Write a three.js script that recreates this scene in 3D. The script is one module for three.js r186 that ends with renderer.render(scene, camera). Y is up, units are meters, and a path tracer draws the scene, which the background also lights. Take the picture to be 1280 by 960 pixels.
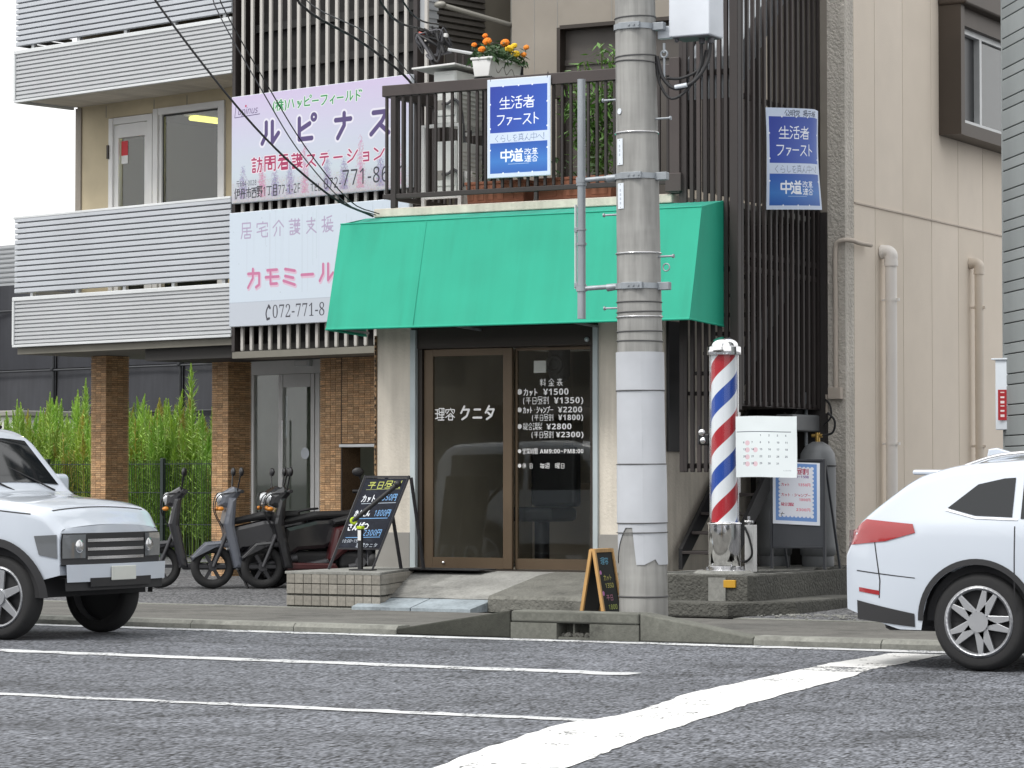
import * as THREE from 'three';
import { mergeGeometries, mergeVertices, toCreasedNormals } from 'three/addons/utils/BufferGeometryUtils.js';
import { RoundedBoxGeometry } from 'three/addons/geometries/RoundedBoxGeometry.js';

// World axes: x runs along the barber shop front (to the right), z points from the front out over the road, y is up; the origin is on the ground at the shop door.
const scene = new THREE.Scene();
const camera = new THREE.PerspectiveCamera(15.19, 4 / 3, 0.1, 2000);
camera.position.set(13.717, 1.3, 25.096);
{
  const yaw = THREE.MathUtils.degToRad(28.5), pitch = THREE.MathUtils.degToRad(1.8774);
  camera.lookAt(13.717 - Math.sin(yaw) * Math.cos(pitch) * 50, 1.3 + Math.sin(pitch) * 50, 25.096 - Math.cos(yaw) * Math.cos(pitch) * 50);
}
const renderer = new THREE.WebGLRenderer({ antialias: true });
renderer.setSize(1024, 768);
renderer.toneMapping = THREE.LinearToneMapping;
renderer.toneMappingExposure = 1.43;
renderer.shadowMap.enabled = true;

// ---- seeded chance and noise
function rng(seed) { let a = seed >>> 0; return () => { a = (a + 0x6d2b79f5) | 0; let t = Math.imul(a ^ (a >>> 15), 1 | a); t = (t + Math.imul(t ^ (t >>> 7), 61 | t)) ^ t; return ((t ^ (t >>> 14)) >>> 0) / 4294967296; }; }
const hash2 = (x, y, s = 0) => { let h = Math.imul(x, 374761393) + Math.imul(y, 668265263) + Math.imul(s, 974634777); h = Math.imul(h ^ (h >>> 13), 1274126177); return ((h ^ (h >>> 16)) >>> 0) / 4294967296; };
const sm = (t) => t * t * (3 - 2 * t), lerp = (a, b, t) => a + (b - a) * t, clamp = (v, a = 0, b = 1) => Math.min(b, Math.max(a, v));
const wrapi = (i, p) => (p ? ((i % p) + p) % p : i);
function vnoise(x, y, px = 0, py = px, s = 0) {
  const ix = Math.floor(x), iy = Math.floor(y), fx = sm(x - ix), fy = sm(y - iy), h = (i, j) => hash2(wrapi(ix + i, px), wrapi(iy + j, py), s);
  return lerp(lerp(h(0, 0), h(1, 0), fx), lerp(h(0, 1), h(1, 1), fx), fy);
}
function fbm(x, y, oct, px = 0, py = px, s = 0) { let v = 0, a = 0.5, t = 0; for (let i = 0; i < oct; i++) { v += a * vnoise(x, y, px, py, s + i); t += a; x *= 2; y *= 2; px *= 2; py *= 2; a *= 0.5; } return v / t; }

// ---- sky: bright high overcast with soft cloud structure all round
{
  const W = 512, H = 256, d = new Float32Array(W * H * 4);
  for (let j = 0; j < H; j++) for (let i = 0; i < W; i++) {
    const el = (j + 0.5) / H - 0.5, up = clamp(el * 2), n = fbm(i / W * 12, j / H * 9, 4, 12, 0, 5);
    const az = (i + 0.5) / W * 2 * Math.PI - Math.PI, ce = Math.cos(el * Math.PI), dot = (Math.cos(az) * ce * -9 + Math.sin(el * Math.PI) * 30 + Math.sin(az) * ce * 21) / 37.7, glow = 0.4 * Math.pow(Math.max(0, dot), 3);
    const l = el > 0 ? (0.95 + 0.12 * up + glow) * (0.88 + 0.24 * n) : 0.3, k = (j * W + i) * 4, blue = clamp((0.5 - n) * 1.2) * 0.16;
    d[k] = l * (0.985 - blue * 0.6); d[k + 1] = l * (0.985 - blue * 0.25); d[k + 2] = l * 0.985; d[k + 3] = 1;
  }
  const t = new THREE.DataTexture(d, W, H, THREE.RGBAFormat, THREE.FloatType);
  t.mapping = THREE.EquirectangularReflectionMapping; t.magFilter = THREE.LinearFilter; t.needsUpdate = true;
  scene.background = t; scene.environment = t;
}
const sun = new THREE.DirectionalLight(new THREE.Color(1, 0.97, 0.92), 1.5);
sun.position.set(-9, 30, 21); sun.target.position.set(0, 0, 0);
sun.castShadow = true; sun.shadow.radius = 30; sun.shadow.mapSize.set(2048, 2048);
Object.assign(sun.shadow.camera, { left: -25, right: 25, top: 25, bottom: -25, near: 1, far: 90 });
scene.add(sun, sun.target);

// ---- building helpers
const used = new Map();
const numbered = (n) => { const k = used.get(n) ?? 0; used.set(n, k + 1); return k ? n + '_' + String(k).padStart(3, '0') : n; };
function boxUV(g, s = 1) {
  const p = g.attributes.position, n = g.attributes.normal, uv = new Float32Array(p.count * 2);
  for (let i = 0; i < p.count; i++) {
    const ax = Math.abs(n.getX(i)), ay = Math.abs(n.getY(i)), az = Math.abs(n.getZ(i)); let u, v;
    if (ax >= ay && ax >= az) { u = p.getZ(i); v = p.getY(i); } else if (ay >= az) { u = p.getX(i); v = p.getZ(i); } else { u = p.getX(i); v = p.getY(i); }
    uv[2 * i] = u * s; uv[2 * i + 1] = v * s;
  }
  g.setAttribute('uv', new THREE.BufferAttribute(uv, 2));
  return g;
}
const plain = (g) => { const o = g.index ? g.toNonIndexed() : g; for (const k of Object.keys(o.attributes)) if (!['position', 'normal', 'uv', 'color'].includes(k)) o.deleteAttribute(k); return o; };
function merged(geos) {
  geos = [].concat(geos).map(plain);
  if (geos.length === 1) return geos[0];
  if (geos.some((g) => !g.attributes.uv)) geos.forEach((g) => g.deleteAttribute('uv'));
  if (geos.some((g) => !g.attributes.color)) geos.forEach((g) => g.deleteAttribute('color'));
  return mergeGeometries(geos);
}
function obj(name, geos, mat, parent = scene, keepUV = false) {
  const g = merged(geos); if (!keepUV) boxUV(g);
  const m = new THREE.Mesh(g, mat); m.name = numbered(name); m.castShadow = m.receiveShadow = true; parent.add(m); return m;
}
const each = (name, geos, mat, parent) => geos.forEach((g) => obj(name, [g], mat, parent));
function inst(name, geo, mat, parent, [x, y, z], [rx, ry, rz] = [0, 0, 0]) {   // one piece of many: shares geometry and material
  const m = new THREE.Mesh(geo, mat); m.name = numbered(name); m.castShadow = m.receiveShadow = true; m.position.set(x, y, z); m.rotation.set(rx, ry, rz); parent.add(m); return m;
}
function tag(o, label, category, group) { o.userData.label = label; o.userData.category = category; if (group) o.userData.group = group; return o; }
function thing(name, label, category, [x, y, z] = [0, 0, 0], turn = 0, group) { const o = new THREE.Group(); o.name = numbered(name); o.position.set(x, y, z); o.rotation.y = turn; scene.add(o); return tag(o, label, category, group); }
function sub(name, parent, [x, y, z] = [0, 0, 0]) { const o = new THREE.Group(); o.name = numbered(name); o.position.set(x, y, z); parent.add(o); return o; }
const struct = (o) => { o.userData.kind = 'structure'; return o; };
const stuff = (o) => { o.userData.kind = 'stuff'; return o; };
const bx = (x0, x1, y0, y1, z0, z1) => new THREE.BoxGeometry(x1 - x0, y1 - y0, z1 - z0).translate((x0 + x1) / 2, (y0 + y1) / 2, (z0 + z1) / 2);
const rbx = (x0, x1, y0, y1, z0, z1, r = 0.01, seg = 1) => new RoundedBoxGeometry(x1 - x0, y1 - y0, z1 - z0, seg, Math.min(r, (x1 - x0) * 0.49, (y1 - y0) * 0.49, (z1 - z0) * 0.49)).translate((x0 + x1) / 2, (y0 + y1) / 2, (z0 + z1) / 2);
const V = (x, y, z) => new THREE.Vector3(x, y, z);
function rod(a, b, r0, r1 = r0, seg = 10) {
  const A = V(...a), B = V(...b), d = B.clone().sub(A), g = new THREE.CylinderGeometry(r1, r0, d.length(), seg);
  return g.applyQuaternion(new THREE.Quaternion().setFromUnitVectors(V(0, 1, 0), d.clone().normalize())).translate(...A.add(B).multiplyScalar(0.5).toArray());
}
function bar(a, b, w, h) {   // a square bar between two points
  const A = V(...a), B = V(...b), d = B.clone().sub(A), g = new THREE.BoxGeometry(w, h, d.length());
  const m = new THREE.Matrix4().lookAt(A, B, Math.abs(d.y) > 0.98 * d.length() ? V(0, 0, 1) : V(0, 1, 0));
  return g.applyMatrix4(m).translate(...A.add(B).multiplyScalar(0.5).toArray());
}
const tube = (pts, r, n = 24, seg = 8) => new THREE.TubeGeometry(new THREE.CatmullRomCurve3(pts.map((p) => V(...p))), n, r, seg);
const lathe = (prof, seg = 32) => new THREE.LatheGeometry(prof.map(([r, y]) => new THREE.Vector2(r, y)), seg);
function prism(pts, depth, bevel = 0) {   // outline in x,y pushed along +z
  const s = new THREE.Shape(pts.map(([x, y]) => new THREE.Vector2(x, y)));
  return new THREE.ExtrudeGeometry(s, { depth, bevelEnabled: bevel > 0, bevelSize: bevel, bevelThickness: bevel, bevelOffset: -bevel, bevelSegments: 2 });
}
function profileX(pts, x0, x1) {   // outline in z,y (as pairs) pushed along x
  return prism(pts.map(([z, y]) => [-z, y]), x1 - x0).rotateY(Math.PI / 2).translate(x0, 0, 0);
}
function gridGeo(nu, nv, f, flip = false) {   // f(u,v) -> [x,y,z] with u,v in 0..1
  const pos = [], uv = [], idx = [];
  for (let j = 0; j <= nv; j++) for (let i = 0; i <= nu; i++) { pos.push(...f(i / nu, j / nv)); uv.push(i / nu, j / nv); }
  for (let j = 0; j < nv; j++) for (let i = 0; i < nu; i++) { const a = j * (nu + 1) + i, b = a + 1, c = a + nu + 1, d = c + 1; if (flip) idx.push(a, c, b, b, c, d); else idx.push(a, b, c, b, d, c); }
  const g = new THREE.BufferGeometry(); g.setAttribute('position', new THREE.Float32BufferAttribute(pos, 3)); g.setAttribute('uv', new THREE.Float32BufferAttribute(uv, 2)); g.setIndex(idx); g.computeVertexNormals(); return g;
}
function tint(g, r, gg = r, b = r) { const n = g.attributes.position.count, c = new Float32Array(n * 3); for (let i = 0; i < n; i++) c.set([r, gg, b], i * 3); g.setAttribute('color', new THREE.BufferAttribute(c, 3)); return g; }
function tag3(o, label) { o.userData.label = label; return o; }

// ---- textures (grey variation, bump) and materials
function dataTex(W, H, f, srgb = false, metres = 1) {
  const d = new Uint8Array(W * H * 4);
  for (let j = 0; j < H; j++) for (let i = 0; i < W; i++) { const c = f(i / W, j / H, i, j), k = (j * W + i) * 4; if (typeof c === 'number') d[k] = d[k + 1] = d[k + 2] = clamp(c) * 255; else for (let q = 0; q < 3; q++) d[k + q] = clamp(c[q]) * 255; d[k + 3] = 255; }
  const t = new THREE.DataTexture(d, W, H); t.wrapS = t.wrapT = THREE.RepeatWrapping; t.magFilter = THREE.LinearFilter; t.minFilter = THREE.LinearMipmapLinearFilter; t.generateMipmaps = true; if (srgb) t.colorSpace = THREE.SRGBColorSpace;
  t.repeat.set(1 / metres, 1 / metres); t.needsUpdate = true; return t;
}
const at = (t, rx, ry = rx) => { const c = t.clone(); c.repeat.set(1 / rx, 1 / ry); c.needsUpdate = true; return c; };
const T = {};
T.grime = dataTex(512, 512, (u, v) => { const a = fbm(u * 4, v * 4, 6, 4, 4, 1), b = fbm(u * 16, v * 16, 4, 16, 16, 9); return 0.78 + 0.3 * (a - 0.5) + 0.14 * (b - 0.5) + 0.1; }, false, 3);
T.soft = dataTex(512, 512, (u, v) => 0.93 + 0.1 * (fbm(u * 4, v * 4, 6, 4, 4, 1) - 0.5) + 0.06 * (fbm(u * 18, v * 18, 4, 18, 18, 9) - 0.5), false, 3);
T.streak = dataTex(512, 512, (u, v) => { const a = fbm(u * 24, v * 3, 5, 24, 3, 21), b = fbm(u * 5, v * 5, 5, 5, 5, 22), w = fbm(u * 60, v * 2, 3, 60, 2, 23); return 0.86 + 0.34 * (a - 0.5) + 0.3 * (b - 0.5) + 0.12 * (w - 0.5); }, false, 2);
T.fine = dataTex(512, 512, (u, v, i, j) => 0.5 + 0.5 * (fbm(u * 64, v * 64, 3, 64, 64, 31) - 0.5) + 0.3 * (hash2(i, j, 3) - 0.5), false, 0.6);
T.rough = dataTex(512, 512, (u, v) => { const a = fbm(u * 40, v * 40, 4, 40, 40, 41); return sm(clamp((a - 0.3) * 2.4)); }, false, 0.8);
T.spots = dataTex(1024, 1024, (u, v, i, j) => {
  const big = fbm(u * 6, v * 6, 4, 6, 6, 51), g = vnoise(u * 380, v * 130, 380, 130, 52), g2 = vnoise(u * 170, v * 70, 170, 70, 53), k = hash2(i, j, 54);
  let c = 0.44 + 0.22 * (big - 0.5) + 0.95 * (g - 0.5) + 0.3 * (g2 - 0.5) + 0.22 * (k - 0.5);
  if (g > 0.84) c += 0.36; if (g2 < 0.2) c -= 0.2;
  return [c * 0.985, c, c * 1.03];
}, false, 3.4);
T.spotsBump = dataTex(1024, 1024, (u, v) => vnoise(u * 380, v * 130, 380, 130, 52) * 0.7 + vnoise(u * 170, v * 70, 170, 70, 53) * 0.5 - 0.1, false, 3.4);
T.concrete = dataTex(1024, 1024, (u, v, i, j) => { const a = fbm(u * 5, v * 5, 6, 5, 5, 61), b = fbm(u * 90, v * 90, 2, 90, 90, 62), k = hash2(i, j, 63); const st = clamp((fbm(u * 9, v * 9, 4, 9, 9, 64) - 0.55) * 4); let c = 0.78 + 0.5 * (a - 0.5) + 0.28 * (b - 0.5) + 0.1 * (k - 0.5) - 0.22 * st; return [c, c * 0.99, c * 0.965]; }, false, 1.8);
T.pole = dataTex(512, 1024, (u, v) => { const a = fbm(u * 10, v * 6, 6, 10, 6, 71), b = fbm(u * 30, v * 8, 4, 30, 8, 72), h = fbm(u * 3, v * 60, 3, 3, 60, 73); const d = clamp((fbm(u * 8, v * 5, 5, 8, 5, 75) - 0.56) * 6), st = clamp((fbm(u * 22, v * 1.5, 4, 22, 2, 76) - 0.58) * 5); return 0.84 + 0.55 * (a - 0.5) + 0.3 * (b - 0.5) + 0.16 * (h - 0.5) - 0.2 * d - 0.16 * st; });
T.awn = dataTex(512, 512, (u, v) => { const a = fbm(u * 5, v * 4, 5, 5, 4, 171), s = fbm(u * 70, v * 1.5, 3, 70, 2, 172), e = clamp((fbm(u * 30, v * 2, 3, 30, 2, 174) - 0.6) * 5); return 0.9 + 0.16 * (a - 0.5) + 0.08 * (s - 0.5) - 0.07 * e; });
T.wood = dataTex(256, 512, (u, v) => { const a = fbm(u * 26, v * 3, 5, 26, 3, 81); return 0.8 + 0.4 * (a - 0.5); }, false, 0.5);
const lin = (r, g, b) => new THREE.Color().setRGB(r, g, b);
const hex = (h) => new THREE.Color(h);
function std(color, rough = 0.8, o = {}) { return new THREE.MeshStandardMaterial({ color, roughness: rough, ...o }); }
const weathered = (color, rough = 0.85, o = {}) => std(color, rough, { map: T.grime, bumpMap: T.fine, bumpScale: 0.0015, ...o });
const M = {
  asphalt: std(lin(0.25, 0.26, 0.285), 0.92, { map: T.spots, bumpMap: T.spotsBump, bumpScale: 0.004, vertexColors: true }),
  lot: std(lin(0.24, 0.24, 0.245), 0.95, { map: T.spots, bumpMap: T.spotsBump, bumpScale: 0.003 }),
  walk: std(lin(0.15, 0.147, 0.138), 0.95, { map: T.concrete, bumpMap: T.fine, bumpScale: 0.004 }),
  kerb: std(lin(0.17, 0.174, 0.154), 0.92, { map: T.concrete, bumpMap: T.fine, bumpScale: 0.004 }),
  kerbLow: std(lin(0.28, 0.285, 0.262), 0.92, { map: T.concrete, bumpMap: T.fine, bumpScale: 0.004 }),
  kerbDark: std(lin(0.05, 0.052, 0.043), 0.92, { map: T.concrete, bumpMap: T.fine, bumpScale: 0.004 }),
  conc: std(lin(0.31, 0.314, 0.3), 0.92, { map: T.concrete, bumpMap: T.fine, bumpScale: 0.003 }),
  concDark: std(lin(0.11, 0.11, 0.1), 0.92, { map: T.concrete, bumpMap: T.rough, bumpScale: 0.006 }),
  stucco: std(lin(0.66, 0.61, 0.53), 0.95, { map: T.streak, bumpMap: T.rough, bumpScale: 0.0012 }),
  stuccoRough: std(lin(0.64, 0.6, 0.54), 0.97, { map: T.streak, bumpMap: T.rough, bumpScale: 0.007 }),
  sidePanel: std(lin(0.6, 0.53, 0.46), 0.9, { map: at(T.grime, 4.1), bumpMap: T.fine, bumpScale: 0.0022 }),
  dado: weathered(lin(0.3, 0.29, 0.27), 0.8),
  brown: std(lin(0.032, 0.025, 0.024), 0.55, { map: T.grime }),
  brownLight: std(lin(0.06, 0.047, 0.045), 0.6, { map: T.grime }),
  bronze: std(lin(0.13, 0.092, 0.058), 0.42, { metalness: 0.35, map: T.grime }),
  bronzeDark: std(lin(0.045, 0.036, 0.03), 0.5, { metalness: 0.25, map: T.grime }),
  alu: std(lin(0.68, 0.7, 0.71), 0.42, { metalness: 0.15, map: T.grime }),
  aluBlue: std(lin(0.5, 0.56, 0.58), 0.5, { metalness: 0.2, map: T.grime }),
  silver: std(lin(0.5, 0.525, 0.56), 0.48, { metalness: 0.2, map: at(T.soft, 2.7) }),
  silverBand: std(lin(0.53, 0.545, 0.56), 0.5, { metalness: 0.2, map: at(T.soft, 2.3) }),
  zinc: std(lin(0.36, 0.39, 0.42), 0.5, { metalness: 0.5, map: T.streak, bumpMap: T.fine, bumpScale: 0.001 }),
  white: std(lin(0.78, 0.78, 0.77), 0.6, { map: T.grime }),
  whiteCool: std(lin(0.72, 0.77, 0.83), 0.5, { map: T.grime }),
  black: std(lin(0.012, 0.012, 0.014), 0.5),
  blackMatte: std(lin(0.02, 0.02, 0.022), 0.9),
  rubber: std(lin(0.018, 0.018, 0.019), 0.85, { bumpMap: T.fine, bumpScale: 0.001 }),
  cable: std(lin(0.018, 0.018, 0.02), 0.6),
  cableGrey: std(lin(0.09, 0.09, 0.1), 0.6),
  chrome: std(lin(0.82, 0.82, 0.83), 0.1, { metalness: 1 }),
  chromeSoft: std(lin(0.7, 0.7, 0.71), 0.24, { metalness: 1, map: T.grime }),
  beigeWall: std(lin(0.56, 0.48, 0.33), 0.85, { map: T.grime }),
  cream: std(lin(0.31, 0.28, 0.242), 0.9, { map: T.grime }),
  darkVoid: std(lin(0.02, 0.02, 0.02), 0.9),
  interior: std(lin(0.46, 0.42, 0.35), 0.9, { map: T.grime }),
  glass: new THREE.MeshPhysicalMaterial({ color: lin(0.95, 0.96, 0.95), roughness: 0.02, transmission: 1, thickness: 0, ior: 1.5 }),
  glassDark: new THREE.MeshPhysicalMaterial({ color: lin(0.5, 0.52, 0.52), roughness: 0.03, transmission: 1, thickness: 0, ior: 1.5 }),
  paint: std(lin(0.8, 0.8, 0.79), 0.7, { map: T.grime }),
  orange: std(lin(0.62, 0.36, 0.13), 0.6, { map: T.wood }),
  terracotta: std(lin(0.3, 0.12, 0.07), 0.85, { map: T.grime }),
  green: std(lin(0.014, 0.39, 0.255), 0.72, { map: at(T.awn, 4.1, 1.9), bumpMap: at(T.fine, 0.25), bumpScale: 0.0008 }),
  greenDirty: std(lin(0.03, 0.34, 0.25), 0.8, { map: at(T.streak, 1.9), bumpMap: at(T.fine, 0.25), bumpScale: 0.0008 }),
  pvc: std(lin(0.86, 0.82, 0.78), 0.45, { map: T.soft }),
  pvcBeige: std(lin(0.7, 0.62, 0.53), 0.5, { map: T.soft }),
  gasGrey: std(lin(0.2, 0.21, 0.22), 0.5, { metalness: 0.2, map: T.grime }),
};
function canvasTex(w, h, draw) { const c = document.createElement('canvas'); c.width = w; c.height = h; const x = c.getContext('2d'); draw(x, w, h); const t = new THREE.CanvasTexture(c); t.colorSpace = THREE.SRGBColorSpace; t.anisotropy = 8; return t; }
// ---- lettering: each sign is a few pen strokes on a 10 x 10 grid (digit pairs are x,y; o = ring, d = dot; [X0049] sets another sign into a box)
const GLYPH = {
  'ハ': '322518 627588', 'ツ': '2235 4255 82754839', 'ヒ': '21272888 8325', 'ピ': '21272888 7325 o911', 'ー': '1585', 'フ': '1282754829', 'イ': '815416 5459', 'ル': '313518 616895',
  'ド': '3139 3476 6172 8192', 'ナ': '1383 515529', 'ス': '22826519 5699', 'テ': '2272 1484 545639', 'シ': '2143 1435 195792', 'ヨ': '228289 2585 2989', 'ン': '1244 196793',
  'カ': '13838869 414519', 'モ': '2282 1595 424888', 'ミ': '2283 2576 1789', 'ア': '128265 545629', 'ト': '3139 3476', 'く': '713579', 'ら': '4162 33265585887949', 'し': '31375987',
  'を': '2272 5125 254557 84374989', 'ん': '511945688996', 'へ': '164398', 'さ': '1383 4176 263979', 'ぱ': '211529 4393 717859476799 o911', 'つ': '1352948748', 'か': '13636749 4119 7295',
  'た': '1363 4119 5585 576999', 'ク': '4115 33836729', 'ニ': '2373 1888', 'タ': '4115 33836729 3567', 'ヤ': '149366 3159', 'プ': '1272754829 o911', '・': 'd55', '●': 'O55',
  '株': '0343 2129 2407 2446 6143 5393 4595 7179 7549 7599', '言': '4050 0191 2373 2575 2777792927', '方': '4042 0292 423609 34847959', '訪': '[言0049] [方5049]',
  '門': '0009 00404404 0242 50909989 505494 5292', '問': '[門0099] 3565683835', '看': '8010 1282 0393 504308 3585893935 3686 3888',
  '護': '[言0049] 4191 5052 8082 5244 5356 5393 5494 5696 7276 478749 5799', '伊': '2004 1319 418186 3393 4686 515539', '丹': '21717969 212619 4354 0595', '市': '5052 0292 2428 24848878 5259',
  '西': '0191 1383891913 414426 616585', '野': '0040440400 0242 2028 0646 0948 509072 6173 549486 747969', '丁': '0191 515838', '目': '2080892920 2383 2686', '〒': '1181 0494 5459',
  '居': '10808313 101609 2595 5357 3787893937', '宅': '5051 03019193 7324 0695 4448599997', '介': '5004 5094 343619 6469', '支': '1282 5054 247419 3599',
  '援': '0232 202819 0635 8041 5253 7273 4494 3696 5439 578749 5799', '生': '2104 2383 5059 1686 0999', '活': '0021 0314 0926 8041 3393 6166 4686894946', '者': '1272 4044 0494 8108 3585893935 3787',
  '真': '5052 1181 2272762622 2474 0797 3719 6789', '中': '1292961612 5059', '道': '4051 8071 3292 4484884844 4686 0112 04242709 284999', '改': '013134040837 5044 5292 827649 5499',
  '革': '1181 3033 6063 3363 2474762624 5359 0898', '連': '3191 4282854542 4484 6068 3797 0112 04242709 284999', '合': '5004 5094 3464 2676792926', '公': '3005 6095 442888 6699',
  '明': '0131370701 0434 50909989 505649 5393 5696', '党': '5052 2032 8072 04029294 3474763634 363809 66699998', '掲': '0232 202819 0635 4080844440 4282 45959989 4537 665888',
  '示': '2171 0494 545949 2608 7698', '板': '0343 2129 2407 2446 5191 515549 548459 6599', '理': '0131 0434 0837 2128 4090954540 4393 7079 4797 3999', '容': '5051 03019193 3214 6284 5407 5497 3676793936',
  '料': '0113 4133 0444 2029 2507 2547 6172 5465 5796 8089', '金': '5004 5094 3464 1686 5459 2738 7768 0999', '表': '1181 2373 0595 5055 4508 363958 8667 5599', '平': '1181 2234 7264 0595 5159',
  '日': '2181892921 2585', '昼': '10808313 101306 5396 3474773734 1989', '割': '3031 02015152 1343 0555 3236 1747491917 7176 909989',
  '総': '200223 310545 2529 0608 3648 6053 8093 725595 5658 66699998 7687', '調': '[言0039] 50909989 505649 6282 7174 6484 6686886866', '髪': '1050 1014 1242 0454 9062 9264 0696 453709 377739 4799',
  '営': '1021 5051 8071 04029294 3363653533 4546 2777792927', '業': '3032 6062 1021 8071 0292 1484 0696 5459 4619 5699', '時': '0131380801 0434 5292 7074 4494 4696 858979 5768', '間': '[門0099] 3565693935 3767',
  '休': '2004 1319 3393 6069 6337 6397', '毎': '2003 1292 23837959 231888 0696 5348', '週': '409098 404537 5282 7173 5575775755 0112 04242709 284999',
  '曜': '0131380801 0434 406063 709093 4253 7283 5446 5559 5595 5797 5999 7479', '円': '11818979 1119 5155 1585',
};
const SMALL = { 'ッ': 'ツ', 'ィ': 'イ', 'ョ': 'ヨ', 'ャ': 'ヤ', 'ァ': 'ア' };
function strokes(ch, px, py, sx, sy, out) {
  for (const s of GLYPH[ch].split(' ')) {
    if (s[0] === '[') { strokes(s[1], px + +s[2] * sx, py + +s[3] * sy, (sx * +s[4]) / 9, (sy * +s[5]) / 9, out); continue; }
    if ('odO'.includes(s[0])) { out.push({ ring: s[0], x: px + +s[1] * sx, y: py + +s[2] * sy, r: (s[0] === 'o' ? 1 : s[0] === 'O' ? 3.6 : 0.9) * Math.min(sx, sy) }); continue; }
    const pts = []; for (let i = 0; i < s.length; i += 2) pts.push([px + +s[i] * sx, py + +s[i + 1] * sy]); out.push({ pts });
  }
  return out;
}
// writes text from x with its top at y; size is the height of a full sign in pixels
function write(ctx, text, x, y, size, { color = '#000', w = 0.1, gap = 0.12, wide = 1, halo = null, haloW = 0.1, font = 'sans-serif', bold = true, latin = 1.18, slope = 0, dry = false } = {}) {
  let cx = x;
  for (const pass of halo && !dry ? [1, 0] : [0]) {
    cx = x; ctx.lineCap = ctx.lineJoin = 'round';
    for (const ch of text) {
      const base = SMALL[ch] ?? ch, small = SMALL[ch] ? 0.72 : 1;
      if (ch === ' ') { cx += size * 0.4 * wide; continue; }
      if (!GLYPH[base]) {
        ctx.font = (bold ? 'bold ' : '') + size * latin + 'px ' + font; const m = ctx.measureText(ch).width * wide;
        if (!dry) { ctx.save(); ctx.translate(cx, y + size * 0.95 + (cx - x) * slope); ctx.scale(wide, 1); if (pass) { ctx.strokeStyle = halo; ctx.lineWidth = size * haloW * 2; ctx.strokeText(ch, 0, 0); } else { ctx.fillStyle = color; ctx.fillText(ch, 0, 0); } ctx.restore(); }
        cx += m + size * gap * 0.35; continue;
      }
      const s = (size / 9) * small;
      if (!dry) for (const st of strokes(base, cx + (small < 1 ? size * 0.1 * wide : 0), y + (1 - small) * size + (cx - x) * slope, s * wide, s, [])) {
        ctx.strokeStyle = ctx.fillStyle = pass ? halo : color; ctx.lineWidth = size * (pass ? w + haloW * 2 : w);
        ctx.beginPath();
        if (st.ring) { ctx.arc(st.x, st.y, st.r, 0, 7); if (st.ring === 'o') { ctx.lineWidth *= 0.75; ctx.stroke(); } else ctx.fill(); continue; }
        st.pts.forEach(([a, b], i) => (i ? ctx.lineTo(a, b) : ctx.moveTo(a, b))); ctx.stroke();
      }
      cx += size * (small < 1 ? 0.85 : 1) * wide + size * gap;
    }
  }
  return cx - x;
}
function writeIn(ctx, text, x0, x1, y, size, o = {}) { const w = write(ctx, text, 0, 0, size, { ...o, dry: true }), k = (x1 - x0) / w; return write(ctx, text, x0, y, size, { ...o, wide: (o.wide ?? 1) * k, gap: (o.gap ?? 0.12) * k }); }
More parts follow.
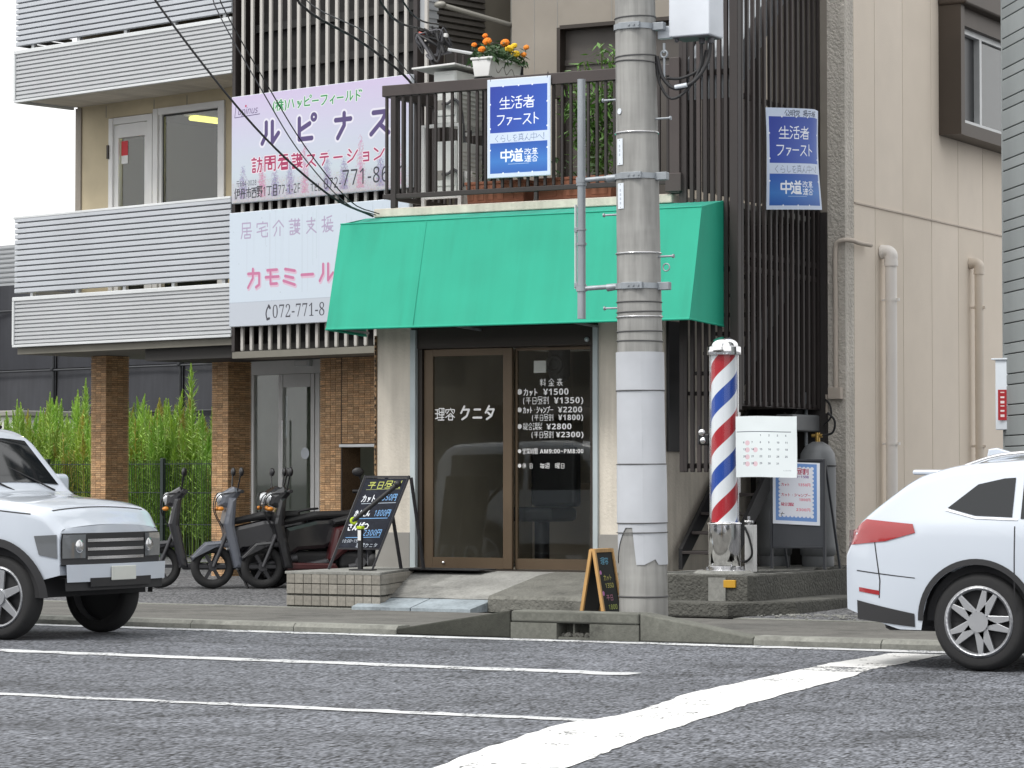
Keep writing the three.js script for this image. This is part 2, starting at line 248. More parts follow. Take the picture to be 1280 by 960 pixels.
// ---- ground, road, kerb, pavement
struct(obj('ground', new THREE.PlaneGeometry(900, 900, 1, 1).rotateX(-Math.PI / 2).translate(0, -0.04, 0), M.lot));
const segDist = (x, z, a, b, c, d) => { const t = clamp(((x - a) * (c - a) + (z - b) * (d - b)) / ((c - a) ** 2 + (d - b) ** 2)); return Math.hypot(x - a - t * (c - a), z - b - t * (d - b)); };
{
  const xs = [-300, -120, -60, -30, -14], zs = [4.38];
  for (let x = -8; x <= 14.001; x += 0.1) xs.push(x); xs.push(20, 40, 80, 160, 300);
  for (let z = 4.45; z <= 17.001; z += 0.1) zs.push(z); zs.push(19, 22, 26, 30);
  const crack = [[4.33, 8.6, 4.26, 8.1], [4.26, 8.1, 4.42, 7.5], [4.42, 7.5, 4.2, 7.0], [4.26, 8.1, 3.7, 8.5], [5.4, 8.05, 6.1, 7.35], [0.3, 6.1, 3.4, 6.0], [8.2, 12.2, 9.6, 8.6], [9.6, 8.6, 9.2, 6.2], [3.2, 14.2, 5.6, 10.4]];
  const shade = (x, z) => {
    let c = 0.93 + 0.26 * (fbm(x * 0.5 + 40, z * 0.9 + 40, 4, 0, 0, 91) - 0.5) + 0.2 * (fbm(x * 2.4 + 9, z * 3.4 + 9, 3, 0, 0, 93) - 0.5);
    const wob = 0.25 * (fbm(x * 0.8 + 3, 2, 2, 0, 0, 95) - 0.5);
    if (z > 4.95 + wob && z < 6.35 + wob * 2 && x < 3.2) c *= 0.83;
    c *= 1 - 0.3 * Math.exp(-(((z - 12.85 - wob * 2) / 0.22) ** 2)) * (x < 7.2 ? 1 : 0) * (0.5 + fbm(x * 3 + 5, z * 3, 2, 0, 0, 97));
    for (const tz of [8.6, 10.2, 13.6, 15.1]) c *= 1 - 0.1 * Math.exp(-(((z - tz - wob * 2) / 0.3) ** 2));
    { const oil = fbm(x * 1.3 + 70, z * 1.6 + 20, 3, 0, 0, 191); c *= 1 - 0.35 * clamp((oil - 0.64) * 8); }
    c *= 1 - 0.08 * Math.exp(-(((z - 9.6 - wob * 3) / 0.5) ** 2));
    for (const [i, k] of crack.entries()) { const d = segDist(x + 0.25 * (fbm(x * 3, z * 3, 2, 0, 0, 99) - 0.5), z, ...k); c *= 1 - (i < 4 ? 0.5 : 0.3) * Math.exp(-((d / (i < 4 ? 0.07 : 0.13)) ** 2)); }
    return c;
  };
  const pos = [], col = [], idx = [], nx = xs.length;
  zs.forEach((z) => xs.forEach((x) => { pos.push(x, 0, z); const c = shade(x, z); col.push(c, c, c * 1.01); }));
  for (let j = 0; j < zs.length - 1; j++) for (let i = 0; i < nx - 1; i++) { const a = j * nx + i; idx.push(a, a + nx, a + 1, a + 1, a + nx, a + nx + 1); }
  const g = new THREE.BufferGeometry(); g.setAttribute('position', new THREE.Float32BufferAttribute(pos, 3)); g.setAttribute('color', new THREE.Float32BufferAttribute(col, 3)); g.setIndex(idx); g.computeVertexNormals();
  struct(obj('road', g, M.asphalt));
}
// worn paint: the grit of the road shows through
const wear = (amount, seed) => dataTex(1024, 1024, (u, v) => { const g = vnoise(u * 380, v * 130, 380, 130, 52), b = fbm(u * 20, v * 20, 4, 20, 20, seed); return clamp(0.5 + (g * 0.6 + b * 0.9 - amount) * 7); }, false, 3.4);
const linePaint = std(lin(0.6, 0.61, 0.62), 0.7, { map: T.grime, alphaMap: wear(0.52, 101), transparent: true, bumpMap: T.spotsBump, bumpScale: 0.003 });
const stopPaint = std(lin(0.8, 0.8, 0.79), 0.65, { map: T.grime, alphaMap: wear(0.42, 107), transparent: true, bumpMap: T.spotsBump, bumpScale: 0.003 });
function strip(a, b, w, jitter, seed) {   // a painted line from a to b with slightly ragged edges
  const r = rng(seed), n = Math.ceil(Math.hypot(b[0] - a[0], b[1] - a[1]) / 0.12), off = () => (r() - 0.5) * jitter;
  const e = Array.from({ length: n + 1 }, () => [off(), off(), off() * 1.5]);
  return gridGeo(n, 1, (u, v) => { const k = e[Math.round(u * n)]; return [lerp(a[0], b[0], u), 0.005, lerp(a[1], b[1], u) + k[2] * 0.4 + (v < 0.5 ? -w / 2 + k[0] : w / 2 + k[1])]; }, true);
}
const mark = (name, g, m, label) => { const o = struct(obj(name, g, m)); o.userData.label = label; o.userData.category = 'road marking'; return o; };
mark('road_marking', strip([-16, 7.5], [5.3, 7.9], 0.25, 0.06, 1), linePaint, 'thin white lane line nearer the kerb that ends short of the stop line');
mark('road_marking', strip([-16, 11.32], [6.68, 11.29], 0.155, 0.06, 2), linePaint, 'thin white lane line farther from the kerb running up to the stop line');
mark('road_marking', strip([-16, 4.62], [14, 4.66], 0.22, 0.06, 3), linePaint, 'white edge line painted along the foot of the kerb');
{
  const L = [[7.5, 15.2], [7.22, 13.85], [6.99, 13.02], [6.86, 12.47], [6.64, 11.5], [6.69, 11.03], [6.62, 10.5], [6.33, 9.25], [6.2, 8.05], [6.09, 6.9], [6.0, 6.2], [5.98, 5.3], [5.96, 4.85]];
  const R = [[8.1, 15.2], [7.75, 13.6], [7.37, 11.95], [7.19, 10.95], [7.0, 9.94], [6.84, 8.85], [6.66, 7.49], [6.5, 6.7], [6.46, 6.03], [6.4, 5.35], [6.38, 4.85]];
  const onto = (P, z) => { for (let i = 0; i < P.length - 1; i++) if (z <= P[i][1] && z >= P[i + 1][1]) return lerp(P[i][0], P[i + 1][0], (P[i][1] - z) / (P[i][1] - P[i + 1][1])); return P[P.length - 1][0]; };
  const r = rng(4), n = 110, j = Array.from({ length: n + 1 }, () => [(r() - 0.5) * 0.025, (r() - 0.5) * 0.025]);
  const worn = std(lin(0.74, 0.74, 0.73), 0.7, { map: T.grime, alphaMap: wear(0.72, 113), transparent: true }), lay = (z0, z1) => gridGeo(4, 60, (u, v) => { const z = lerp(z0, z1, v), e = j[Math.round(((15.15 - z) / 10.25) * n)]; return [lerp(onto(L, z) + e[0], onto(R, z) + e[1], u), 0.004, z]; });
  const m = mark('road_marking', lay(15.15, 6.98), stopPaint, 'broad white stop line running across the lanes to the white SUV');
  struct(obj('worn_stretch', lay(6.975, 6.55), worn, m)); struct(obj('far_stretch', lay(6.545, 4.9), stopPaint, m));
}
// kerb: low dropped blocks left and right, a raised run with ramped ends in the middle
{
  const k = struct(sub('kerb', scene)), z0 = 4.2, z1 = 4.42;
  const block = (x0, x1, h) => obj('kerb_block', [profileX([[z0, 0], [z1, 0], [z1, h - 0.03], [z1 - 0.035, h], [z0, h]], x0 + 0.004, x1 - 0.004)], M.kerbLow, k);
  for (let x = 0.376 - 1.06 * 13, i = 0; i < 13; i++, x += 1.06) block(x, x + 1.06, 0.07);
  block(0.376, 1.395, 0.07);
  for (let x = 4.63, i = 0; i < 8; i++, x += 1.06) block(x, x + 1.06, 0.07);
  const ramp = (x0, x1, h0, h1, m) => obj('kerb_block', gridTaper(x0 + 0.004, x1 - 0.004, h0, h1, z0, z1), m, k);
  function gridTaper(x0, x1, h0, h1, a, b) { return [prism([[x0, 0], [x1, 0], [x1, h1], [x0, h0]], b - a - 0.03, 0.012).translate(0, 0, a + 0.012)]; }
  ramp(1.395, 2.474, 0.05, 0.225, M.kerbDark); ramp(3.642, 4.63, 0.225, 0.06, M.kerb);
  obj('kerb_block', [bx(2.478, 2.9, 0, 0.13, z0, z1), bx(3.2, 3.638, 0, 0.13, z0, z1), rbx(2.478, 3.638, 0.13, 0.225, z0, z1, 0.02), bx(2.9, 3.2, 0, 0.02, z0, z1 - 0.02), bx(3.02, 3.035, 0.02, 0.13, z0 + 0.06, z1 - 0.06), bx(2.9, 3.2, 0.02, 0.13, z0, z0 + 0.03)], M.kerb, k);
  const r = rng(6), debris = [];
  for (let i = 0; i < 26; i++) debris.push(new THREE.IcosahedronGeometry(0.012 + r() * 0.02, 0).translate(2.92 + r() * 0.25, 0.03, 4.28 + r() * 0.1));
  stuff(obj('gutter_leaf_debris', debris, M.concDark, k));
}
struct(obj('pavement', [bx(-40, 40, -0.03, 0.055, 1.72, 4.198)], M.walk));
struct(obj('pavement_border', [bx(-40, -0.62, -0.03, 0.062, 1.56, 1.718), bx(3.25, 40, -0.03, 0.062, 1.56, 1.718)], M.kerbLow));
{ const g = gridGeo(30, 20, (u, v) => { const x = lerp(-60, -1.52, u), z = lerp(-40, 1.56, v); return [x, 0.055 + clamp((1.56 - z) * 0.02, 0, 0.1), z]; }, true); struct(obj('parking_lot', g, M.lot)); }
{ const g = gridGeo(6, 12, (u, v) => { const x = lerp(3.2, 40, u), z = lerp(-8, 1.56, v); return [x, 0.056 + clamp((1.56 - z) * 0.02, 0, 0.1), z]; }, true); struct(obj('side_driveway', g, M.lot)); }
// loose grit along the right-hand driveway and pavement
{
  const r = rng(8), n = 500, g = new THREE.IcosahedronGeometry(0.012, 0), m = new THREE.InstancedMesh(g, M.conc, n), q = new THREE.Matrix4();
  for (let i = 0; i < n; i++) { const s = 0.4 + r(); q.makeRotationY(r() * 6).scale(V(s, s * 0.6, s)).setPosition(3.3 + r() * 2.6, 0.07, 0.9 + r() * 0.75 * r()); m.setMatrixAt(i, q); }
  m.name = 'gravel'; m.castShadow = m.receiveShadow = true; scene.add(stuff(m));
}
// concrete ramp to the shop door, skewed to the left, with two slate-blue slabs at its foot
const edgeX = (z) => lerp(-1.02, -0.7, z / 1.7);
{
  const o = thing('entrance_ramp', 'sloping concrete ramp from the pavement up to the shop door', 'ramp');
  const prof = [[0.02, 0.385], [0.35, 0.362], [1.3, 0.16]], yAt = (z) => (z < 0.35 ? lerp(0.385, 0.362, z / 0.35) : lerp(0.362, 0.16, (z - 0.35) / 0.95));
  obj('ramp_slope', [gridGeo(20, 24, (u, v) => { const z = lerp(1.3, 0.02, v), x = lerp(edgeX(z), 0.6, u); return [x, yAt(z) + 0.006 * (fbm(x * 3 + 5, z * 3, 3, 0, 0, 181) - 0.5), z]; }), bx(-0.6, 0.6, 0.05, 0.155, 0.4, 1.298)], std(lin(0.34, 0.342, 0.33), 0.92, { map: T.concrete, bumpMap: T.fine, bumpScale: 0.003, side: THREE.DoubleSide }), o);
  obj('side_slab', [profileX([[0.02, 0.05], [1.42, 0.05], [1.42, 0.17], [1.39, 0.2], [0.4, 0.36], [0.02, 0.385]], 0.603, 2.05)], std(lin(0.2, 0.2, 0.182), 0.95, { map: T.concrete, bumpMap: T.rough, bumpScale: 0.004 }), o);
  const slate = std(lin(0.36, 0.42, 0.47), 0.75, { map: T.concrete }), foot = (f0, f1) => { const P = (z, f) => lerp(edgeX(z), 0.6, f), q = []; const A = [P(1.303, f0), 0.155, 1.303], B = [P(1.303, f1), 0.155, 1.303], C = [P(1.75, f1), 0.085, 1.75], D = [P(1.75, f0), 0.085, 1.75], lo = (p) => [p[0], 0.05, p[2]]; for (const [a, b, c, d] of [[D, C, B, A], [lo(D), lo(C), C, D], [lo(A), lo(D), D, A], [lo(C), lo(B), B, C]]) q.push(...a, ...b, ...c, ...a, ...c, ...d); const g = new THREE.BufferGeometry(); g.setAttribute('position', new THREE.Float32BufferAttribute(q, 3)); g.computeVertexNormals(); return g; };
  for (const [a, b] of [[0, 0.495], [0.505, 1]]) obj('foot_slab', [foot(a, b)], slate, o);
}
// tiled platform left of the ramp
{
  const o = thing('tiled_platform', 'low grey tiled platform carrying the black chalkboard left of the ramp', 'platform');
  const outline = (e, zf) => [[-1.53 - e, -0.4], [-1.06 + e, -0.4], [-0.98 + e, 0.05], [-0.478 + e, zf], [-1.53 - e, zf]];
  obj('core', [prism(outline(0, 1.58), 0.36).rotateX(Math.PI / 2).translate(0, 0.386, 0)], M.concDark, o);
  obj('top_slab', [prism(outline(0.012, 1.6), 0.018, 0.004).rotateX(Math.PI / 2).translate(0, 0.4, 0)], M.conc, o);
  const tile = [0, 1, 2].map((i) => std(lin(0.3 + i * 0.035, 0.285 + i * 0.033, 0.255 + i * 0.03), 0.6, { map: T.concrete, bumpMap: T.fine, bumpScale: 0.002 })), r = rng(12);
  const gf = boxUV(rbx(-0.046, 0.046, -0.046, 0.046, -0.008, 0.008, 0.004)), dx = 0.502, dz = 1.53, len = Math.hypot(dx, dz), ang = Math.atan2(dz, dx) ;
  for (let j = 0; j < 3; j++) {
    const y = 0.335 - j * 0.1 - (j === 2 ? 0.012 : 0);
    for (let i = 0; i < 11; i++) inst('tile', gf, tile[Math.floor(r() * 3)], o, [-1.48 + i * 0.0965, y, 1.588 + r() * 0.002]);
    for (let i = 0; i < 14; i++) { const t = (0.055 + i * 0.0985) / len; inst('tile', gf, tile[Math.floor(r() * 3)], o, [-0.478 - dx * t + 0.006, y, 1.58 - dz * t - 0.002], [0, ang, 0]); }
  }
}
// raised concrete step under the stair cage, with its low outer ledge
{
  const o = thing('concrete_step', 'weathered concrete step block carrying the barber pole', 'step');
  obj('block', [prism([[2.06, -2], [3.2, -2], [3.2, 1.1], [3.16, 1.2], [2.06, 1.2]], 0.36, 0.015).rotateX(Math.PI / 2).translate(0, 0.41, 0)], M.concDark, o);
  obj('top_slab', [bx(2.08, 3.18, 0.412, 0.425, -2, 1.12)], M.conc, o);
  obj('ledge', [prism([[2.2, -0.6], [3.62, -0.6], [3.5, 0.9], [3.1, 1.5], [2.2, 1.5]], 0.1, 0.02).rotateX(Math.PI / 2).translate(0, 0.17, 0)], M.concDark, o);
  each('mortar_pad', [new THREE.CylinderGeometry(0.25, 0.3, 0.03, 18).scale(1, 1, 0.9).translate(2.71, 0.435, 0.72), bx(2.78, 2.95, 0.12, 0.4, 1.185, 1.218)], M.conc, o);
  obj('yellow_marker', [rbx(2.93, 3.05, 0.31, 0.38, 1.19, 1.222, 0.006)], std(lin(0.55, 0.3, 0.02), 0.6, { map: T.grime }), o);
}
// ---- the barber shop building
const shop = thing('barber_shop_building', 'beige barber shop with green awning, balcony and dark slatted stair cage', 'building');
{
  // ground-floor box with a real room behind the door
  obj('wall', [bx(-1.48, -1.07, 0.05, 3.94, -0.2, 0), bx(1.05, 1.76, 0.05, 3.94, -0.2, 0), bx(-1.07, 1.05, 2.82, 3.94, -0.2, -0.002), bx(-1.48, -1.3, 0.05, 3.94, -9, -0.2), bx(1.58, 1.758, 0.05, 3.94, -4, -0.2), bx(-1.3, 1.58, 0.05, 3.94, -4.2, -4)], M.stucco, shop);
  obj('shop_interior', [bx(-1.298, 1.578, 0.2, 0.38, -3.998, -0.2), bx(-1.298, 1.578, 2.95, 3.1, -3.998, -0.202), bx(-1.298, -1.25, 0.38, 2.95, -3.998, -0.202), bx(1.53, 1.578, 0.38, 2.95, -3.998, -0.202), bx(-1.25, 1.53, 0.38, 2.95, -3.998, -3.9)], M.interior, shop);
  each('dado', [rbx(-1.478, -1.075, 0.1, 0.755, 0.002, 0.018, 0.005), rbx(1.055, 1.77, 0.1, 0.755, 0.002, 0.018, 0.005)], M.dado, shop);
  obj('corner_bead', [rod([-1.485, 0.6, 0.0], [-1.485, 2.75, 0.0], 0.018)], std(lin(0.3, 0.19, 0.1), 0.9, { map: T.rough }), shop);
  obj('shutter_rail', [rbx(-1.068, -1.005, 0.385, 2.8, -0.08, 0.03, 0.006)], M.aluBlue, shop);
  obj('shutter_rail', [rbx(1.0, 1.055, 0.385, 2.8, -0.08, 0.03, 0.006)], M.aluBlue, shop);
  obj('shutter_box', [rbx(-1.003, 0.998, 2.605, 2.818, -0.19, 0.0, 0.01)], M.bronzeDark, shop);
  obj('door_track', [bx(-1.0, 0.998, 0.36, 0.395, -0.19, 0.03), bx(-1.003, -0.955, 0.395, 2.604, -0.19, -0.02), bx(0.95, 0.998, 0.395, 2.604, -0.19, -0.02)], M.bronzeDark, shop);
  // sliding doors
  const lettering = (name, door, x0, x1, y0, y1, z, W, H, draw) => {
    const t = canvasTex(W, H, (c, w, h) => { c.fillStyle = '#000'; c.fillRect(0, 0, w, h); draw(c, w, h); }); t.colorSpace = THREE.NoColorSpace;
    return obj(name, [new THREE.PlaneGeometry(x1 - x0, y1 - y0).translate((x0 + x1) / 2, (y0 + y1) / 2, z)], std(lin(0.85, 0.85, 0.85), 0.6, { alphaMap: t, transparent: true, side: THREE.DoubleSide }), door, true);
  };
  const left = sub('sliding_door', shop), right = sub('sliding_door', shop);
  obj('door_frame', [rbx(-0.952, -0.845, 0.398, 2.6, -0.09, -0.05, 0.006), rbx(-0.04, 0.062, 0.398, 2.6, -0.09, -0.05, 0.006), bx(-0.845, -0.04, 2.53, 2.598, -0.088, -0.052), bx(-0.845, -0.04, 0.4, 0.51, -0.088, -0.052)], M.bronze, left);
  obj('pane', [bx(-0.845, -0.04, 0.51, 2.53, -0.074, -0.068)], M.glass, left);
  obj('door_lock', [new THREE.SphereGeometry(0.018, 12, 8).translate(-0.72, 0.455, -0.05)], M.chrome, left);
  lettering('lettering', left, -0.83, -0.04, 1.84, 2.09, -0.062, 790, 250, (c) => { writeIn(c, '理容', 8, 250, 86, 116, { color: '#fff', w: 0.09, gap: 0.22 }); writeIn(c, 'クニタ', 292, 716, 52, 146, { color: '#fff', w: 0.14, gap: 0.2 }); });
  obj('door_frame', [rbx(0.065, 0.09, 0.398, 2.6, -0.15, -0.11, 0.005), rbx(0.925, 0.95, 0.398, 2.6, -0.15, -0.11, 0.005), bx(0.09, 0.925, 2.57, 2.6, -0.148, -0.112), bx(0.066, 0.949, 0.4, 0.505, -0.148, -0.112)], M.bronze, right);
  obj('pane', [bx(0.09, 0.925, 0.505, 2.57, -0.134, -0.128)], M.glass, right);
  lettering('lettering', right, 0.06, 0.92, 1.38, 2.3, -0.122, 1049, 1122, (c) => {
    c.translate(49, 0);
    const o = { color: '#fff', w: 0.1, gap: 0.16, latin: 1.16 }, big = (t, a, b, y, s, w = 0.1) => writeIn(c, t, a, b, y, s, { ...o, w });
    const row = (x, y, r = 34) => { c.fillStyle = '#fff'; c.beginPath(); c.arc(x, y, r, 0, 7); c.fill(); };
    big('料 金 表', 296, 610, 18, 84, 0.09);
    row(12, 170); big('カット', 66, 276, 128, 86, 0.13); big('¥1500', 336, 690, 126, 90); big('(', 60, 84, 234, 80); big('平日昼割', 98, 420, 234, 84, 0.075); big('¥1350)', 482, 890, 234, 86);
    row(12, 388, 30); big('カット・シャンプー', 60, 480, 348, 78, 0.12); big('¥2200', 536, 874, 348, 82); big('(', 182, 204, 446, 70); big('平日昼割', 216, 480, 446, 74, 0.075); big('¥1800)', 540, 888, 444, 78);
    row(12, 590, 30); big('総合調髪', 64, 330, 550, 80, 0.07); big('¥2800', 380, 730, 550, 82); big('(', 176, 198, 652, 72); big('平日昼割', 210, 482, 652, 76, 0.075); big('¥2300)', 508, 892, 650, 78);
    row(12, 890, 24); big('営業時間', 54, 266, 858, 64, 0.075); big('AM9:00~PM8:00', 292, 888, 860, 60);
    row(12, 1066, 24); big('休', 56, 108, 1036, 60, 0.08); big('日', 146, 198, 1036, 60, 0.08); big('毎週', 296, 428, 1036, 60, 0.08); big('曜日', 502, 636, 1036, 60, 0.08);
  });
  // what one sees through the panes
  obj('wall_dryer', [rbx(0.24, 0.46, 2.26, 2.78, -0.62, -0.42, 0.1, 4), new THREE.TorusGeometry(0.075, 0.025, 10, 20).translate(0.35, 2.44, -0.41)], M.black, shop);
  obj('wall_notice', [bx(0.235, 0.37, 2.35, 2.47, -0.2, -0.19)], M.white, shop);
  obj('ceiling_board', [bx(-0.3, 0.42, 2.62, 2.66, -1.5, -0.5).rotateZ(0)], M.white, shop);
  each('counter', [rbx(-1.24, 1.5, 0.38, 1.25, -3.4, -2.9, 0.02), rbx(-1.1, -0.9, 1.5, 2.1, -3.89, -3.86, 0.01), rbx(0.9, 1.2, 1.9, 2.3, -3.89, -3.86, 0.01)], M.pvcBeige, shop);
  obj('wall_picture', [rbx(-0.62, -0.12, 2.0, 2.35, -3.88, -3.86, 0.005)], M.white, shop);
  obj('barber_chair', [rbx(-0.7, -0.15, 0.85, 1.0, -1.9, -1.3, 0.05, 2), rbx(-0.7, -0.15, 1.0, 1.6, -2.0, -1.85, 0.05, 2), rod([-0.42, 0.38, -1.6], [-0.42, 0.86, -1.6], 0.08), new THREE.CylinderGeometry(0.28, 0.3, 0.05, 18).translate(-0.42, 0.4, -1.6)], M.black, shop);
  obj('door_mat', [rbx(-0.98, -0.05, 0.392, 0.406, 0.06, 0.42, 0.006)], M.rubber, shop);
  obj('side_window', [bx(1.76, 1.79, 1.56, 2.82, -0.36, -0.05)], M.black, shop);
  obj('door_chime', [new THREE.SphereGeometry(0.025, 12, 10).translate(0.93, 2.66, 0.01)], M.aluBlue, shop);
  // balcony slab and its weathered edge
  obj('balcony_slab', [rbx(-1.5, 1.86, 3.955, 4.045, -2.1, 0.03, 0.012)], M.stucco, shop);
  obj('balcony_floor', [bx(-1.48, 2.46, 3.9, 3.953, -2.1, -0.06)], M.conc, shop);
}
{ // rear part of the building: upper wall, door, side wall
  obj('wall', [bx(-1.05, -0.5, 3.95, 7.4, -2.35, -2.1), bx(-0.5, 1.0, 6.12, 7.4, -2.35, -2.1), bx(1.0, 2.6, 3.95, 7.4, -2.35, -2.1), bx(-1.05, -0.85, 3.95, 7.4, -8, -2.35)], M.cream, shop);
  each('wall_joint', [bx(-0.78, -0.772, 4.05, 7.4, -2.11, -2.097), bx(-0.5, -0.492, 6.12, 7.4, -2.11, -2.097), bx(0.15, 0.158, 6.12, 7.4, -2.11, -2.097)], M.dado, shop);
  each('balcony_door_panel', [bx(-0.46, 1.0, 4.05, 6.1, -2.3, -2.22), bx(-0.46, 1.0, 5.72, 5.78, -2.22, -2.2), bx(0.26, 0.3, 4.05, 6.1, -2.22, -2.2)], std(lin(0.085, 0.075, 0.068), 0.55, { map: T.grime }), shop);
  each('balcony_door_frame', [bx(-0.5, -0.46, 4.05, 6.12, -2.3, -2.09), bx(-0.46, 1.0, 6.1, 6.14, -2.3, -2.08), rbx(-0.5, -0.42, 5.35, 5.6, -2.1, -2.03, 0.01)], M.bronzeDark, shop);
  obj('wall', [bx(2.6, 2.79, 0.05, 7.4, -2.34, -2.1)], M.stuccoRough, shop);
  obj('wall_core', [bx(2.5, 2.76, 0.05, 7.4, -9, -2.345), bx(-0.8, 2.5, 3.96, 7.3, -9, -8.8)], M.dado, shop);
  const zs = [-2.345, -2.938, -3.75, -4.62, -5.47, -6.3, -7.17, -8.0, -8.9], variants = [0, 1, 2].map((i) => std(lin(0.79 - 0.014 * i, 0.705 - 0.014 * i, 0.605 - 0.015 * i), 0.9, { map: at(T.soft, 4.1 + i * 0.6), bumpMap: T.fine, bumpScale: 0.0022 }));
  for (let i = 0; i < 8; i++) for (const [y0, y1] of [[0.06, 4.11], [4.122, 7.4]]) obj('wall_panel', [rbx(2.762, 2.79, y0, y1, zs[i + 1] + 0.005, zs[i] - 0.005, 0.004)], variants[(i * 2 + (y0 > 1 ? 1 : 0)) % 3], shop);
  obj('joint_flashing', [bx(2.78, 2.802, 4.108, 4.124, -8.9, -2.36)], M.sidePanel, shop);
  obj('roof_slab', [rbx(-1.15, 2.86, 7.402, 7.56, -9.1, -2.02, 0.02)], M.conc, shop);
  // projecting window box on the side wall
  const w = sub('side_window_box', shop), wb = std(lin(0.075, 0.058, 0.045), 0.5, { metalness: 0.2, map: T.grime });
  const z0 = -4.86, z1 = -7.6, y0 = 5.07, y1 = 6.5;
  obj('window_surround', [bx(2.79, 3.05, y0, y1 + 0.25, z0 - 0.12, z0), bx(2.79, 3.05, y0, y1 + 0.25, z1, z1 + 0.12), bx(2.79, 3.04, y0, y0 + 0.14, z1 + 0.12, z0 - 0.12), rbx(2.79, 3.12, y1, y1 + 0.25, z1 - 0.03, z0 + 0.03, 0.03, 2), bx(2.79, 3.0, y1 - 0.2, y1, z1 + 0.12, z0 - 0.12)], wb, w);
  obj('window_frame', [bx(2.86, 2.93, y0 + 0.14, y0 + 0.21, z1 + 0.12, z0 - 0.12), bx(2.86, 2.93, y1 - 0.26, y1 - 0.2, z1 + 0.12, z0 - 0.12), bx(2.86, 2.93, y0 + 0.21, y1 - 0.26, z0 - 1.02, z0 - 0.95), bx(2.86, 2.93, y0 + 0.21, y1 - 0.26, z0 - 0.18, z0 - 0.12)], M.alu, w);
  obj('pane', [bx(2.85, 2.856, y0 + 0.2, y1 - 0.25, z0 - 0.96, z0 - 0.15)], std(lin(0.035, 0.037, 0.04), 0.35), w);
  obj('pane', [bx(2.89, 2.896, y0 + 0.2, y1 - 0.25, z1 + 0.12, z0 - 1.0)], M.glassDark, w);
  obj('window_back', [bx(2.8, 2.81, y0 + 0.1, y1, z1 + 0.12, z0 - 0.12)], std(lin(0.16, 0.17, 0.165), 0.8), w);
}
// green awning: sloping front, narrow top, two end cheeks
{
  const a = sub('awning', shop), x0 = -1.6, x1 = 2.394, zt = 0.5, yt = 3.857, zb = 0.775, yb = 2.785, ri = rng(15);
  const creases = [[-0.66, 0.02, 0.5], [0.48, 0.0, 0.4], [-0.22, 0.0, 0.3], [1.3, 0.03, 0.5]];
  const front = gridGeo(280, 24, (u, v) => {
    const x = lerp(x0, x1, u); let n = 0.003 * (fbm(x * 2 + 9, v * 3, 3, 0, 0, 111) - 0.5) * 2;
    for (const [cx, k, d] of creases) { const q = (x - cx - (1 - v) * 0.05) / 0.045; n -= 0.007 * d * Math.exp(-q * q) * Math.max(0, 1 - v * (d > 0.4 ? 0.6 : 2.2)); }
    n -= 0.008 * Math.sin(v * Math.PI) * Math.sin((u * 4 % 1) * Math.PI) + 0.006 * Math.sin(u * 61) * Math.exp(-v * 6);
    return [x, lerp(yb, yt, v), lerp(zb, zt, v) + n];
  });
  obj('canopy_front', [front], Object.assign(M.green.clone(), { side: THREE.DoubleSide }), a);
  const two = (m) => Object.assign(m.clone(), { side: THREE.DoubleSide });
  obj('canopy_top', [gridGeo(60, 6, (u, v) => [lerp(x0, x1, u), lerp(yt, 3.955, v) - 0.012 * Math.sin(v * Math.PI), lerp(zt, 0.0, v)])], two(M.greenDirty), a);
  for (const x of [x0, x1]) obj('canopy_end', [gridGeo(8, 12, (u, v) => [x, lerp(lerp(yb, 2.752, u), lerp(yt, 3.955, u), v), lerp(lerp(zb, 0, u), lerp(zt, 0, u), v) - 0.0])], two(M.green), a);
  obj('hem', [rod([x0, yb, zb], [x1, yb, zb], 0.012), rod([x0, yb, zb], [x0, 2.752, 0], 0.01), rod([x1, yb, zb], [x1, 2.752, 0], 0.01), rod([x0, yt, zt], [x1, yt, zt], 0.008)], M.green, a);
  each('seam', [0.25].map((t) => gridGeo(2, 24, (u, v) => [lerp(x0, x1, t) + (u - 0.5) * 0.012, lerp(yb + 0.01, yt, v), lerp(zb, zt, v) + 0.0035])), M.green, a);
  each('awning_frame', [0, 1, 2, 3].flatMap((i) => { const x = lerp(x0 + 0.03, x1 - 0.03, i / 3); return [bar([x, yb + 0.02, zb - 0.07], [x, yt - 0.03, zt - 0.07], 0.02, 0.02), bar([x, yb + 0.02, zb - 0.07], [x, 2.78, 0.01], 0.02, 0.02)]; }), M.zinc, a);
}
